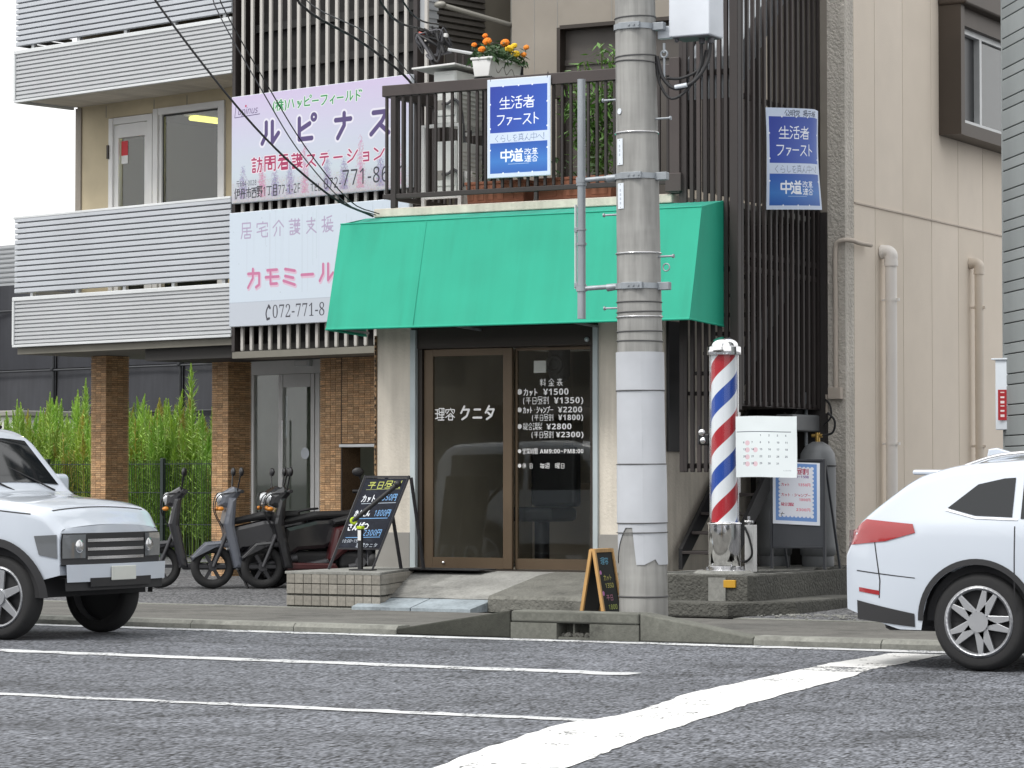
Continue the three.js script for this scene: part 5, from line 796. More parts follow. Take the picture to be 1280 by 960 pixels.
function makeCar(name, label, pos, s) {
  const t = thing(name, label, 'car', pos), L = s.L, H = s.H, ys = polyY(s.top);
  const top = (x) => { let a = 0; for (let k = -3; k <= 3; k++) a += ys(clamp(x + k * s.soft, -L / 2, L / 2)); return a / 7; };
  const bot = (x) => { let y = s.sill + Math.max(0, Math.abs(x) - (L / 2 - 0.45)) * 0.28; for (const w of s.wheels) { const d = Math.abs(x - w); if (d < s.arch) y = Math.max(y, s.wheelR + Math.sqrt(s.arch ** 2 - d * d)); } return Math.min(y, top(x) - 0.05); };
  const plan = (x) => { const a = Math.max(0, (Math.abs(x) - (L / 2 - s.end)) / s.end); return 1 - s.taper * Math.pow(a, 2.4); };
  const half = (x, y) => { const T0 = top(x), r = s.round, q = clamp((y - (T0 - r)) / r), sec = y < s.belt ? 1 - 0.05 * ((y - s.bulge) / 0.5) ** 2 : 1 - 0.05 * ((s.belt - s.bulge) / 0.5) ** 2 - s.tumble * (y - s.belt) / (H - s.belt); return (s.W / 2) * plan(x) * sec - r * (1 - Math.sqrt(1 - q * q)); };
  const X = (u) => lerp(-L / 2, L / 2, u), geos = [], smooth = (g) => { g.deleteAttribute('uv'); g.deleteAttribute('normal'); return toCreasedNormals(mergeVertices(g, 1e-4), 0.7); };
  for (const sgn of [1, -1]) geos.push(gridGeo(180, 26, (u, v) => { const x = X(u), y = lerp(bot(x), top(x), 1 - (1 - v) * (1 - v) * 0.6 - (1 - v) * 0.4); return [x, y, sgn * half(x, y)]; }, sgn < 0));
  geos.push(gridGeo(180, 14, (u, v) => { const x = X(u), q = 1 - 2 * v, z = half(x, top(x)); return [x, top(x) + s.crown * (1 - q * q), z * q]; }));
  const endX = (e, q) => e * (L / 2 + s.endBulge * (1 - q * q));
  for (const e of [1, -1]) geos.push(gridGeo(14, 14, (u, v) => { const q = 2 * u - 1, y = lerp(bot(e * L / 2), top(e * L / 2), v); return [endX(e, q), y + (v === 1 ? s.crown * (1 - q * q) : 0), half(e * L / 2, y) * q * e * -1]; }));
  obj('body', [smooth(mergeGeometries(geos.map(plain)))], Object.assign((s.paint ?? M.carPaint).clone(), { side: THREE.DoubleSide }), t);
  const patch = (name, P, off, m, sides = [1, -1]) => sides.forEach((sgn) => { const g = tessellate(new THREE.ShapeGeometry(new THREE.Shape(P.map(([x, y]) => new THREE.Vector2(x, y)))), 0.05), a = g.attributes.position; for (let i = 0; i < a.count; i++) a.setZ(i, sgn * (half(a.getX(i), a.getY(i)) + off)); g.computeVertexNormals(); obj(name, [g], Object.assign(m.clone(), { side: THREE.DoubleSide }), t); });
  const topPatch = (name, x0, x1, q0, q1, off, m) => obj(name, [gridGeo(14, 12, (u, v) => { const x = lerp(x0, x1, u), q = lerp(q0, q1, v), d = (top(x + 0.02) - top(x - 0.02)) / 0.04, n = Math.hypot(d, 1); return [x - (off * d) / n, top(x) + s.crown * (1 - q * q) + off / n, half(x, top(x)) * q]; })], Object.assign(m.clone(), { side: THREE.DoubleSide }), t);
  const endPatch = (name, e, q0, q1, y0, y1, off, m, depth = 0.012) => obj(name, [gridGeo(12, 4, (u, v) => { const q = lerp(q0, q1, u), y = lerp(y0, y1, v); return [endX(e, q) + e * off, y, half(e * L / 2, y) * q]; }), gridGeo(12, 1, (u, v) => { const q = lerp(q0, q1, u); return [endX(e, q) + e * (off - v * depth), y1, half(e * L / 2, y1) * q]; })], Object.assign(m.clone(), { side: THREE.DoubleSide }), t);
  const arc = (w, r0, r1) => { const P = []; for (let i = 0; i <= 16; i++) { const a = Math.PI * i / 16; P.push([w + r1 * Math.cos(a), s.wheelR + r1 * Math.sin(a)]); } for (let i = 16; i >= 0; i--) { const a = Math.PI * i / 16; P.push([w + r0 * Math.cos(a), s.wheelR + r0 * Math.sin(a)]); } return P.filter(([x]) => Math.abs(x) < L / 2 - 0.005); };
  const arcMesh = (w, r0, r1, off) => [1, -1].forEach((sgn) => obj('arch_trim', [gridGeo(28, 2, (u, v) => { const a = Math.PI * u, r = lerp(r0, r1, v), x = clamp(w + r * Math.cos(a), -L / 2 + 0.01, L / 2 - 0.01), y = s.wheelR + r * Math.sin(a); return [x, y, sgn * (half(x, Math.min(y, top(x) - 0.08)) + off)]; })], Object.assign(M.plastic.clone(), { side: THREE.DoubleSide }), t));
  obj('underbody', [rbx(-L / 2 + 0.25, L / 2 - 0.25, s.sill - 0.02, s.sill + 0.35, -s.W * 0.36, s.W * 0.36, 0.04)], M.blackMatte, t);
  for (const w of s.wheels) { obj('wheel_well', [new THREE.CylinderGeometry(s.arch, s.arch, s.W * 0.9, 28, 1, false, 0, Math.PI).rotateX(Math.PI / 2).rotateZ(Math.PI / 2).rotateY(0).translate(w, s.wheelR, 0)], Object.assign(M.blackMatte.clone(), { side: THREE.DoubleSide }), t); }
  const R = s.wheelR, tw = s.tyreW ?? 0.21, rim = R * 0.7;
  const tyreG = boxUV(plain(lathe([[rim, -tw / 2 + 0.01], [R * 0.86, -tw / 2], [R - 0.02, -tw / 2 + 0.02], [R, -tw / 2 + 0.06], [R, tw / 2 - 0.06], [R - 0.02, tw / 2 - 0.02], [R * 0.86, tw / 2], [rim, tw / 2 - 0.01]], 44).rotateX(Math.PI / 2)));
  const spokes = []; for (let i = 0; i < (s.spokes ?? 5); i++) { const a = (i / (s.spokes ?? 5)) * Math.PI * 2; spokes.push(prism([[0.03, -0.04], [rim - 0.005, -0.35 / (s.spokes ?? 5) * 0.5], [rim - 0.005, 0.35 / (s.spokes ?? 5) * 0.5], [0.03, 0.04]].map(([a0, b0]) => [a0, b0 * (a0 < 0.1 ? 1 : 0.8)]), 0.016, 0.003).translate(0, 0, tw / 2 - 0.03).rotateZ(a + (s.spokes > 8 ? (i % 2 ? -0.12 : 0.12) : 0))); }
  const rimG = boxUV(merged([...spokes, lathe([[rim - 0.02, tw / 2 - 0.06], [rim - 0.02, tw / 2 - 0.01], [rim + 0.008, tw / 2 - 0.004], [rim + 0.004, -tw / 2 + 0.02]], 44).rotateX(Math.PI / 2), new THREE.CylinderGeometry(0.07, 0.06, 0.03, 20).rotateX(Math.PI / 2).translate(0, 0, tw / 2 - 0.01)]));
  const discG = boxUV(plain(new THREE.CylinderGeometry(rim, rim, 0.02, 36).rotateX(Math.PI / 2).translate(0, 0, tw / 2 - 0.08)));
  for (const w of s.wheels) for (const sgn of [1, -1]) { const k = sub('wheel', t, [w, R, sgn * (s.W / 2 - tw / 2 - 0.03)]); k.rotation.y = sgn < 0 ? Math.PI : 0; inst('tyre', tyreG, M.rubber, k, [0, 0, 0]); inst('rim', rimG, Object.assign(M.rimSilver, { side: THREE.DoubleSide }), k, [0, 0, 0], [0, 0, 0.3 * w]); inst('brake_disc', discG, s.disc ?? M.rimSilver, k, [0, 0, 0]); }
  return { t, patch, topPatch, endPatch, arcMesh, half, top };
}
{
  const W0 = 7.21, c = makeCar('white_suv', 'white SUV with a red tail lamp driving out of the picture on the right', [W0 + 1.28, 0.0, 5.66], {
    L: 4.6, W: 1.82, H: 1.44, sill: 0.27, belt: 0.98, bulge: 0.68, tumble: 0.17, round: 0.055, soft: 0.028, end: 0.75, taper: 0.24, crown: 0.035, endBulge: 0.1, wheelR: 0.335, arch: 0.385, wheels: [-1.28, 1.36], tyreW: 0.22, spokes: 10, disc: M.plastic,
    top: [[-2.3, 0.7], [-2.27, 0.92], [-2.18, 1.01], [-1.76, 1.31], [-1.5, 1.385], [-1.0, 1.425], [-0.3, 1.44], [0.3, 1.41], [0.6, 1.35], [1.25, 1.03], [1.9, 0.93], [2.1, 0.82], [2.2, 0.66], [2.3, 0.5]] });
  c.patch('side_window', [[-1.3, 1.05], [-1.5, 1.1], [-1.3, 1.26], [-1.12, 1.3], [-1.04, 1.305], [-1.04, 1.04]], 0.005, M.carGlass); c.patch('side_window', [[-0.98, 1.03], [-0.98, 1.31], [-0.25, 1.33], [-0.25, 1.01]], 0.005, M.carGlass); c.patch('side_window', [[-0.19, 1.005], [-0.19, 1.33], [0.3, 1.31], [0.95, 1.04], [0.95, 0.99]], 0.005, M.carGlass);
  c.topPatch('rear_window', -2.05, -1.76, -0.8, 0.8, 0.006, M.carGlass); c.topPatch('windscreen', 0.45, 1.2, -0.88, 0.88, 0.006, M.carGlass);
  c.patch('tail_lamp', [[-2.26, 0.84], [-2.26, 0.93], [-2.12, 1.02], [-1.74, 0.99], [-1.72, 0.93], [-1.95, 0.87]], 0.007, M.redLens); c.endPatch('tail_lamp', -1, 0.55, 0.98, 0.8, 0.94, 0.004, M.redLens); c.endPatch('tail_lamp', -1, -0.98, -0.55, 0.8, 0.94, 0.004, M.redLens);
  c.patch('sill_cladding', [[-0.86, 0.28], [0.92, 0.28], [0.92, 0.4], [-0.86, 0.4]], 0.006, M.plastic); c.patch('bumper_cladding', [[-2.2, 0.33], [-1.73, 0.29], [-1.73, 0.38], [-2.2, 0.46]], 0.006, M.plastic); c.arcMesh(-1.28, 0.385, 0.425, 0.007); c.arcMesh(1.36, 0.385, 0.425, 0.007);
  for (const x of [-0.235, 0.98, -1.02]) c.patch('door_gap', [[x, 0.42], [x + 0.008, 0.42], [x + 0.008, 0.98], [x, 0.98]], 0.002, M.black);
  c.patch('door_gap', [[-2.06, 1.0], [-1.99, 0.6], [-2.0, 0.48], [-2.008, 0.48], [-2.0, 0.6], [-2.068, 1.0]], 0.002, M.black);
  for (const z of [0.95, -0.95]) { obj('door_handle', [rbx(-0.9, -0.72, 0.87, 0.895, z * 0.955 - 0.015, z * 0.955 + 0.015, 0.008)], M.carPaint, c.t); obj('mirror', [rbx(0.75, 0.9, 0.98, 1.12, z > 0 ? 0.88 : -1.06, z > 0 ? 1.06 : -0.88, 0.05, 3)], M.carPaint, c.t); obj('roof_rail', [tube([[-1.45, 1.385, z * 0.66], [-1.2, 1.455, z * 0.67], [-0.3, 1.48, z * 0.68], [0.3, 1.44, z * 0.67]], 0.016, 20, 8)], M.chromeSoft, c.t); }
  c.patch('bumper_seam', [[-2.2, 0.66], [-1.72, 0.62], [-1.72, 0.626], [-2.2, 0.668]], 0.002, M.black); c.patch('reflector', [[-2.18, 0.52], [-2.0, 0.5], [-2.0, 0.53], [-2.18, 0.55]], 0.005, M.redLens); c.patch('window_trim', [[-1.52, 1.085], [-1.3, 1.03], [-1.0, 1.02], [-1.0, 1.032], [-1.3, 1.042], [-1.5, 1.095]], 0.008, M.chromeSoft);
  obj('fin_antenna', [prism([[-1.52, 1.5], [-1.28, 1.55], [-1.3, 1.57], [-1.44, 1.61], [-1.5, 1.6]], 0.03, 0.01).translate(0, -0.095, -0.015)], M.carPaint, c.t);
  obj('spoiler', [rbx(-1.86, -1.6, 1.325, 1.36, -0.58, 0.58, 0.015)], M.carPaint, c.t);
}
{
  const c = makeCar('white_off_roader', 'tall white off-roader with a black grille entering from the left', [-2.16, 0.0, 5.93], {
    L: 3.46, W: 1.56, H: 1.74, sill: 0.4, belt: 1.12, bulge: 0.8, tumble: 0.09, round: 0.085, soft: 0.02, end: 0.45, taper: 0.13, crown: 0.03, endBulge: 0.06, wheelR: 0.345, arch: 0.41, wheels: [-1.06, 1.17], tyreW: 0.2, spokes: 6, disc: M.black,
    top: [[-1.73, 1.5], [-1.66, 1.64], [-1.5, 1.71], [-0.4, 1.74], [0.2, 1.72], [0.36, 1.66], [0.78, 1.19], [0.88, 1.15], [1.4, 1.1], [1.6, 1.05], [1.68, 0.98], [1.71, 0.9], [1.73, 0.86]] });
  const lens = new THREE.MeshPhysicalMaterial({ color: lin(0.16, 0.17, 0.18), roughness: 0.05, clearcoat: 1, metalness: 0.2 }), plateM = std(lin(0.6, 0.62, 0.58), 0.5, { map: T.grime });
  c.patch('side_window', [[-1.5, 1.16], [-1.5, 1.58], [-0.55, 1.6], [-0.55, 1.16]], 0.005, M.carGlass); c.patch('side_window', [[-0.48, 1.16], [-0.48, 1.6], [0.2, 1.59], [0.58, 1.17]], 0.005, M.carGlass); c.topPatch('windscreen', 0.4, 0.74, -0.9, 0.9, 0.006, M.carGlass);
  c.endPatch('grille', 1, -0.99, 0.99, 0.6, 0.86, 0.01, M.plastic); c.endPatch('lower_bumper', 1, -1, 1, 0.4, 0.5, 0.05, M.plastic, 0.05); c.endPatch('bumper', 1, -1, 1, 0.47, 0.61, 0.07, M.carPaint, 0.07); c.endPatch('air_intake', 1, -0.62, 0.62, 0.43, 0.5, 0.075, M.black);
  c.patch('headlight_side', [[1.58, 0.69], [1.54, 0.84], [1.715, 0.85], [1.72, 0.66]], 0.008, lens); c.endPatch('headlight', 1, 0.6, 0.98, 0.66, 0.85, 0.018, lens); c.endPatch('headlight', 1, -0.98, -0.6, 0.66, 0.85, 0.018, lens);
  for (const z of [-1, 1]) { each('headlight_reflector', [0.47, 0.59].map((d) => new THREE.SphereGeometry(0.055, 18, 12).scale(0.4, 1, 1).translate(1.775 - (d - 0.47) * 0.3, 0.755, z * d)), M.chromeSoft, c.t); obj('fog_lamp', [new THREE.CylinderGeometry(0.045, 0.045, 0.02, 18).rotateZ(Math.PI / 2).translate(1.80, 0.53, z * 0.56)], M.clearLens, c.t); obj('mirror', [rbx(0.46, 0.6, 1.14, 1.34, z > 0 ? 0.76 : -0.96, z > 0 ? 0.96 : -0.76, 0.05, 3), rod([0.52, 1.16, z * 0.7], [0.52, 1.2, z * 0.8], 0.02)], M.carPaint, c.t); obj('door_handle', [rbx(-0.36, -0.2, 0.98, 1.01, z * 0.745 - 0.02, z * 0.745 + 0.02, 0.01)], M.plastic, c.t); obj('roof_rail', [tube([[-1.4, 1.7, z * 0.56], [-1.2, 1.77, z * 0.57], [-0.1, 1.79, z * 0.57], [0.15, 1.74, z * 0.56]], 0.016, 20, 8)], M.plastic, c.t); }
  for (const y of [0.66, 0.73, 0.8]) obj('grille_bar', [gridGeo(12, 1, (u, v) => { const q = lerp(-0.56, 0.56, u); return [1.73 + 0.06 * (1 - q * q) + 0.018, y - 0.012 + v * 0.024, 0.68 * q]; })], Object.assign(M.chromeSoft.clone(), { side: THREE.DoubleSide }), c.t);
  obj('number_plate', [rbx(1.862, 1.874, 0.475, 0.59, -0.165, 0.165, 0.006)], plateM, c.t);
  obj('bonnet_gap', [gridGeo(14, 1, (u, v) => { const q = lerp(-0.95, 0.95, u), x = 1.6 + v * 0.012; return [x, c.top(x) + 0.03 * (1 - q * q) + 0.003, c.half(x, c.top(x)) * q]; })], Object.assign(M.black.clone(), { side: THREE.DoubleSide }), c.t);
  each('wiper', [rod([0.82, 1.2, 0.1], [0.62, 1.4, 0.5], 0.008, 0.005), rod([0.82, 1.2, -0.45], [0.62, 1.4, -0.05], 0.008, 0.005)], M.black, c.t);
  c.arcMesh(1.17, 0.41, 0.475, 0.022); c.arcMesh(-1.06, 0.41, 0.475, 0.022); c.patch('sill_cladding', [[-0.6, 0.41], [0.72, 0.41], [0.72, 0.52], [-0.6, 0.52]], 0.01, M.plastic);
  for (const x of [0.66, -0.52]) c.patch('door_gap', [[x, 0.54], [x + 0.01, 0.54], [x + 0.01, 1.12], [x, 1.12]], 0.002, M.black);
  c.patch('bonnet_seam', [[0.7, 1.08], [0.7, 1.09], [1.5, 1.02], [1.5, 1.01]], 0.002, M.black);
}
{ // traffic on the far lanes, seen only mirrored in the shop door
  const c = makeCar('grey_van', 'grey van passing on the far lanes, mirrored in the shop door', [-6.4, 0, 12.6], { L: 4.4, W: 1.7, H: 1.78, sill: 0.25, belt: 1.05, bulge: 0.7, tumble: 0.12, round: 0.07, soft: 0.03, end: 0.6, taper: 0.2, crown: 0.03, endBulge: 0.08, wheelR: 0.31, arch: 0.36, wheels: [-1.35, 1.35], spokes: 8, paint: Object.assign(M.carPaint.clone(), { color: lin(0.26, 0.265, 0.275) }), top: [[-2.2, 0.6], [-2.12, 0.9], [-1.5, 1.1], [-0.7, 1.68], [0, 1.78], [1.5, 1.76], [2.0, 1.6], [2.15, 1.0], [2.2, 0.7]] });
  c.patch('side_window', [[-1.1, 1.12], [-0.66, 1.52], [-0.2, 1.54], [-0.2, 1.12]], 0.005, M.carGlass); c.topPatch('windscreen', -1.4, -0.8, -0.85, 0.85, 0.006, M.carGlass);
}
// ---- parked scooters
M.scooterMetal = std(lin(0.06, 0.06, 0.065), 0.45, { metalness: 0.6 });
function makeScooter(name, label, [x, z], turn, s) {
  const t = thing(name, label, 'scooter', [x, 0.11, z], turn, 'scooters parked between the columns and the platform'), body = new THREE.MeshPhysicalMaterial({ color: s.body, roughness: 0.3, clearcoat: 0.8, clearcoatRoughness: 0.1 }), front = s.front ? new THREE.MeshPhysicalMaterial({ color: s.front, roughness: 0.3, clearcoat: 0.8 }) : body, R = 0.235;
  const tyre = boxUV(plain(new THREE.TorusGeometry(R - 0.045, 0.048, 12, 36))), rim = boxUV(merged([new THREE.CylinderGeometry(R - 0.075, R - 0.075, 0.05, 28, 1, true).rotateX(Math.PI / 2), new THREE.CylinderGeometry(0.05, 0.05, 0.09, 16).rotateX(Math.PI / 2), ...[0, 1, 2].map((i) => bx(-R + 0.08, R - 0.08, -0.018, 0.018, -0.015, 0.015).rotateZ(i * Math.PI / 3))]));
  for (const wx of [-0.6, 0.62]) { const w = sub('wheel', t, [wx, R, 0]); inst('tyre', tyre, M.rubber, w, [0, 0, 0]); inst('rim', rim, Object.assign(M.scooterMetal, { side: THREE.DoubleSide }), w, [0, 0, 0]); }
  const slab = (P, w, b, m, n) => obj(n, [prism(P, w - 2 * b, b).translate(0, 0, -w / 2 + b)], m, t);
  slab([[-0.95, 0.62], [-0.6, 0.42], [-0.3, 0.4], [-0.12, 0.26], [-0.08, 0.32], [-0.16, 0.66], [-0.5, 0.74], [-0.98, 0.76]], 0.3, 0.05, body, 'rear_body');
  slab([[-0.2, 0.2], [0.36, 0.2], [0.4, 0.28], [-0.16, 0.27]], 0.3, 0.02, body, 'floor_board');
  slab([[0.3, 0.22], [0.4, 0.22], [0.52, 0.7], [0.46, 0.98], [0.38, 0.98], [0.4, 0.68]], 0.38, 0.04, front, 'leg_shield');
  slab([[0.36, 0.98], [0.3, 1.06], [0.4, 1.1], [0.54, 1.02], [0.56, 0.9], [0.46, 0.86]], 0.26, 0.05, front, 'handlebar_cowl');
  slab([[0.36, 0.44], [0.5, 0.52], [0.7, 0.5], [0.86, 0.34], [0.84, 0.3], [0.7, 0.43], [0.5, 0.44]], 0.15, 0.03, front, 'front_fender');
  slab([[-0.92, 0.76], [-0.5, 0.74], [-0.14, 0.68], [-0.12, 0.74], [-0.5, 0.83], [-0.9, 0.84]], 0.27, 0.035, M.black, 'seat');
  for (const zz of [-0.06, 0.06]) obj('fork', [rod([0.46, 0.62, zz], [0.62, R, zz * 1.3], 0.022)], M.scooterMetal, t);
  obj('handlebar', [rod([0.36, 1.05, -0.33], [0.36, 1.05, 0.33], 0.014), rod([0.36, 1.05, 0.22], [0.35, 1.05, 0.34], 0.02), rod([0.36, 1.05, -0.22], [0.35, 1.05, -0.34], 0.02)], M.black, t);
  for (const zz of [-1, 1]) { obj('mirror', [rod([0.38, 1.06, 0.2 * zz], [0.36, 1.22, 0.27 * zz], 0.008), new THREE.SphereGeometry(0.065, 16, 12).scale(0.4, 0.75, 1).translate(0.35, 1.26, 0.28 * zz)], M.black, t); obj('brake_lever', [rod([0.4, 1.05, 0.12 * zz], [0.42, 1.04, 0.3 * zz], 0.007)], M.scooterMetal, t); }
  each('brake_cable', [tube([[0.4, 1.04, 0.16], [0.56, 1.02, 0.1], [0.6, 0.85, 0.06], [0.52, 0.66, 0.04]], 0.006, 18, 6), tube([[0.4, 1.04, -0.16], [0.57, 1.0, -0.1], [0.6, 0.84, -0.06], [0.5, 0.64, -0.04]], 0.006, 18, 6)], M.black, t);
  obj('plate', [rbx(-1.03, -1.02, 0.48, 0.6, -0.1, 0.1, 0.004)], M.white, t);
  each('indicator', [-0.13, 0.13].map((z) => new THREE.SphereGeometry(0.03, 12, 8).scale(1.2, 0.8, 1).translate(0.55, 0.86, z)), std(lin(0.55, 0.2, 0.02), 0.25), t);
  obj('headlight', [new THREE.SphereGeometry(0.085, 20, 14).scale(0.6, 0.8, 1.2).translate(0.53, 0.97, 0)], M.clearLens, t);
  obj('tail_lamp', [rbx(-1.0, -0.94, 0.64, 0.72, -0.11, 0.11, 0.02, 2)], M.redLens, t);
  obj('engine', [rbx(-0.75, -0.2, 0.2, 0.4, -0.12, 0.12, 0.06, 3), rod([-0.7, 0.28, 0.13], [-0.6, 0.28, 0.19], 0.12)], M.plastic, t);
  obj('exhaust', [rod([-0.3, 0.22, -0.17], [-0.88, 0.32, -0.19], 0.045, 0.055, 16)], M.scooterMetal, t);
  obj('stand', [rod([-0.25, 0.2, 0.08], [-0.34, 0.0, 0.2], 0.014), rod([-0.25, 0.2, -0.08], [-0.34, 0.0, -0.2], 0.014)], M.black, t);
  obj('rear_rack', [tube([[-0.75, 0.8, 0.1], [-1.0, 0.85, 0.1], [-1.1, 0.86, 0], [-1.0, 0.85, -0.1], [-0.75, 0.8, -0.1]], 0.012, 20, 8)], M.black, t);
  if (s.box) obj('top_case', [rbx(-1.22, -0.78, 0.87, 1.18, -0.2, 0.2, 0.05, 3)], s.box, t);
  if (s.screen) obj('windshield', [gridGeo(8, 8, (u, v) => [lerp(0.5, 0.38, v) - 0.1 * (2 * u - 1) ** 2, lerp(1.0, 1.36, v), (2 * u - 1) * 0.2])], Object.assign(M.carGlass.clone(), { side: THREE.DoubleSide }), t);
}
makeScooter('parked_scooter', 'black scooter at the left end of the parked row, front wheel toward the road', [-4.12, -1.0], Math.PI + 0.6, { body: lin(0.014, 0.014, 0.018) });
makeScooter('parked_scooter', 'black scooter with a grey front shield in the middle of the parked row', [-3.6, -1.25], Math.PI + 0.75, { body: lin(0.015, 0.015, 0.018), front: lin(0.11, 0.12, 0.145) });
makeScooter('parked_scooter', 'dark red and black scooter with a top case nearest the tiled platform', [-3.08, -1.45], Math.PI + 0.7, { body: lin(0.06, 0.012, 0.014), front: lin(0.012, 0.012, 0.014), box: M.black });
makeScooter('parked_scooter', 'black scooter parked behind the front row, close to the second tiled column', [-3.75, -2.3], Math.PI + 0.9, { body: lin(0.013, 0.013, 0.016), box: M.plastic });
makeScooter('parked_scooter', 'dark scooter in the shaded recess below the tiled wall, behind the chalkboard', [-2.25, -1.4], Math.PI * 0.5 + 0.5, { body: lin(0.012, 0.013, 0.018) });
// ---- side wall pipes
const elbowPipe = (name, label, x, z, y0, y1, r, m) => {
  const p = thing(name, label, 'pipe', [x, 0, z], 0, 'drain pipes on the beige side wall');
  obj('pipe', [rod([0, y0, 0], [0, y1 - r * 1.4, 0], r, r, 24)], m, p);
  obj('elbow', [tube([[0, y1 - r * 1.5, 0], [0, y1 - r * 0.5, 0], [-r * 0.5, y1, 0], [-r * 1.6, y1 + r * 0.05, 0]], r * 1.12, 18, 20), new THREE.CylinderGeometry(r * 1.2, r * 1.2, r, 24).translate(0, y1 - r * 2, 0), new THREE.CylinderGeometry(r * 1.25, r * 1.25, 0.03, 24).rotateZ(Math.PI / 2).translate(-x + 2.81, y1, 0)], m, p);
  for (const y of [1.66, y1 - 0.5]) obj('pipe_bracket', [new THREE.CylinderGeometry(r * 1.08, r * 1.08, 0.03, 24).translate(0, y, 0), bx(-x + 2.8, 0, y - 0.012, y + 0.012, -0.012, 0.012), bx(r * 0.9, r * 1.5, y - 0.014, y + 0.014, -0.02, 0.02)], m, p);
};
elbowPipe('drain_pipe', 'thick white drain pipe with an elbow on the beige side wall', 2.9, -3.1, 0.07, 3.66, 0.06, M.pvc);
elbowPipe('drain_pipe', 'thinner beige drain pipe on the side wall close to the grey siding', 2.9, -5.84, 0.07, 3.72, 0.05, M.pvcBeige);
{
  const p = thing('wall_conduit', 'painted conduit bent round the rough wall end beside the stair cage', 'pipe', [2.7, 2.1, -2.06]);
  obj('pipe', [tube([[0, 0.05, 0], [0, 0.9, 0], [0, 1.5, 0.0], [0.015, 1.58, 0.005], [0.1, 1.61, 0.0], [0.15, 1.61, -0.08], [0.15, 1.6, -0.25], [0.15, 1.6, -0.6]], 0.024, 60, 10)], M.sidePanel, p);
  obj('junction_box', [rbx(-0.07, 0.07, 0.0, 0.12, -0.03, 0.05, 0.008), rod([0, 0.12, 0.0], [0, 0.3, 0.0], 0.02), rod([-0.1, -0.14, 0], [-0.1, 0.05, 0], 0.012)], M.sidePanel, p);
  obj('loose_wire', [tube([[-0.1, 0.0, 0.03], [-0.04, -0.06, 0.06], [-0.03, -0.18, 0.06], [-0.12, -0.26, 0.03]], 0.01, 20, 6)], M.cable, p);
}
{ // neighbour on the right: grey board siding seen along its face
  const dir = [0.565, 0.825], nb = thing('grey_house', 'grey house with narrow horizontal siding at the right edge', 'house', [5.38, 0, 0.52], Math.atan2(-dir[1], dir[0]));
  obj('wall_core', [bx(0, 1.6, 0, 8, -6, -0.02)], std(lin(0.08, 0.085, 0.085), 0.9), nb);
  const m = [0, 1, 2].map((i) => std(lin(0.25 + i * 0.012, 0.27 + i * 0.012, 0.272 + i * 0.012), 0.75, { map: T.grime, bumpMap: T.fine, bumpScale: 0.001 }));
  const wide = boxUV(rbx(0, 1.6, 0, 0.168, -0.015, 0.03, 0.006)), thin = boxUV(rbx(0, 1.6, 0, 0.088, -0.012, 0.03, 0.006)); let y = 0.05;
  for (let i = 0; y < 7.8; i++) { inst('siding_board', i % 2 ? thin : wide, m[(i * 7) % 3], nb, [0, y, 0]); y += i % 2 ? 0.096 : 0.176; }
  obj('corner_trim', [rbx(-0.03, 0.0, 0.05, 7.9, -0.4, 0.034, 0.006)], m[1], nb);
  const s = thing('meter_box', 'slim pale box with a red label strip at the corner of the grey siding', 'box', [5.37, 1.73, 0.56]);
  obj('box', [rbx(-0.07, 0.05, 0, 0.62, -0.05, 0.05, 0.008), rbx(-0.1, 0.06, 0.62, 0.635, -0.07, 0.07, 0.004)], M.whiteCool, s);
  obj('red_label', [new THREE.PlaneGeometry(0.075, 0.27).rotateY(0.3).translate(0.0, 0.22, 0.066)], std(lin(0.9, 0.9, 0.9), 0.5, { map: canvasTex(64, 256, (c) => { c.fillStyle = '#b01c26'; c.fillRect(0, 0, 64, 256); c.fillStyle = '#f3e6e6'; for (let i = 0; i < 6; i++) c.fillRect(18, 18 + i * 38, 30, 9 + (i % 3) * 6); }) }), s, true);
}
// ---- balcony contents
const acM = std(lin(0.8, 0.82, 0.8), 0.55, { map: T.grime });
for (const [y, lab] of [[4.92, 'upper of the two white outdoor units stacked on the balcony rack'], [4.2, 'lower of the two white outdoor units stacked on the balcony rack']]) {
  const a = thing('air_conditioner', lab, 'air conditioner', [-0.86, y, -0.32], 0, 'outdoor units stacked on the balcony');
  obj('case', [rbx(-0.135, 0.135, 0, 0.54, -0.78, 0, 0.012, 2)], acM, a);
  obj('end_panel', [rbx(-0.12, 0.12, 0.08, 0.5, 0.0, 0.01, 0.004)], acM, a);
  obj('handle_recess', [bx(-0.1, -0.02, 0.14, 0.24, 0.0, 0.012)], M.dado, a);
  obj('refrigerant_pipe', [tube([[-0.02, 0.2, 0.02], [0.06, 0.2, 0.04], [0.12, 0.24, 0.03], [0.17, 0.18, 0.0], [0.2, -0.2, -0.05]], 0.016, 24, 8)], M.cableGrey, a);
  obj('grille', Array.from({ length: 9 }, (_, i) => bx(0.135, 0.145, 0.08 + i * 0.045, 0.095 + i * 0.045, -0.7, -0.1)), acM, a);
}
{ const r = thing('unit_rack', 'white angle-steel rack holding the two outdoor units', 'rack', [-0.86, 4.05, -0.32]); for (const x of [-0.24, 0.19]) for (const z of [0.02, -0.75]) obj('post', [rbx(x - 0.02, x + 0.02, 0, 0.86, z - 0.02, z + 0.02, 0.003)], M.white, r); for (const y of [0.1, 0.83]) obj('cross_bar', [bx(-0.22, 0.17, y, y + 0.035, 0.0, 0.035), bx(-0.22, 0.17, y, y + 0.035, -0.77, -0.735)], M.white, r); obj('cover', [rbx(-0.27, 0.24, 1.44, 1.46, -0.85, 0.12, 0.005).rotateZ(0.04)], M.white, r); }
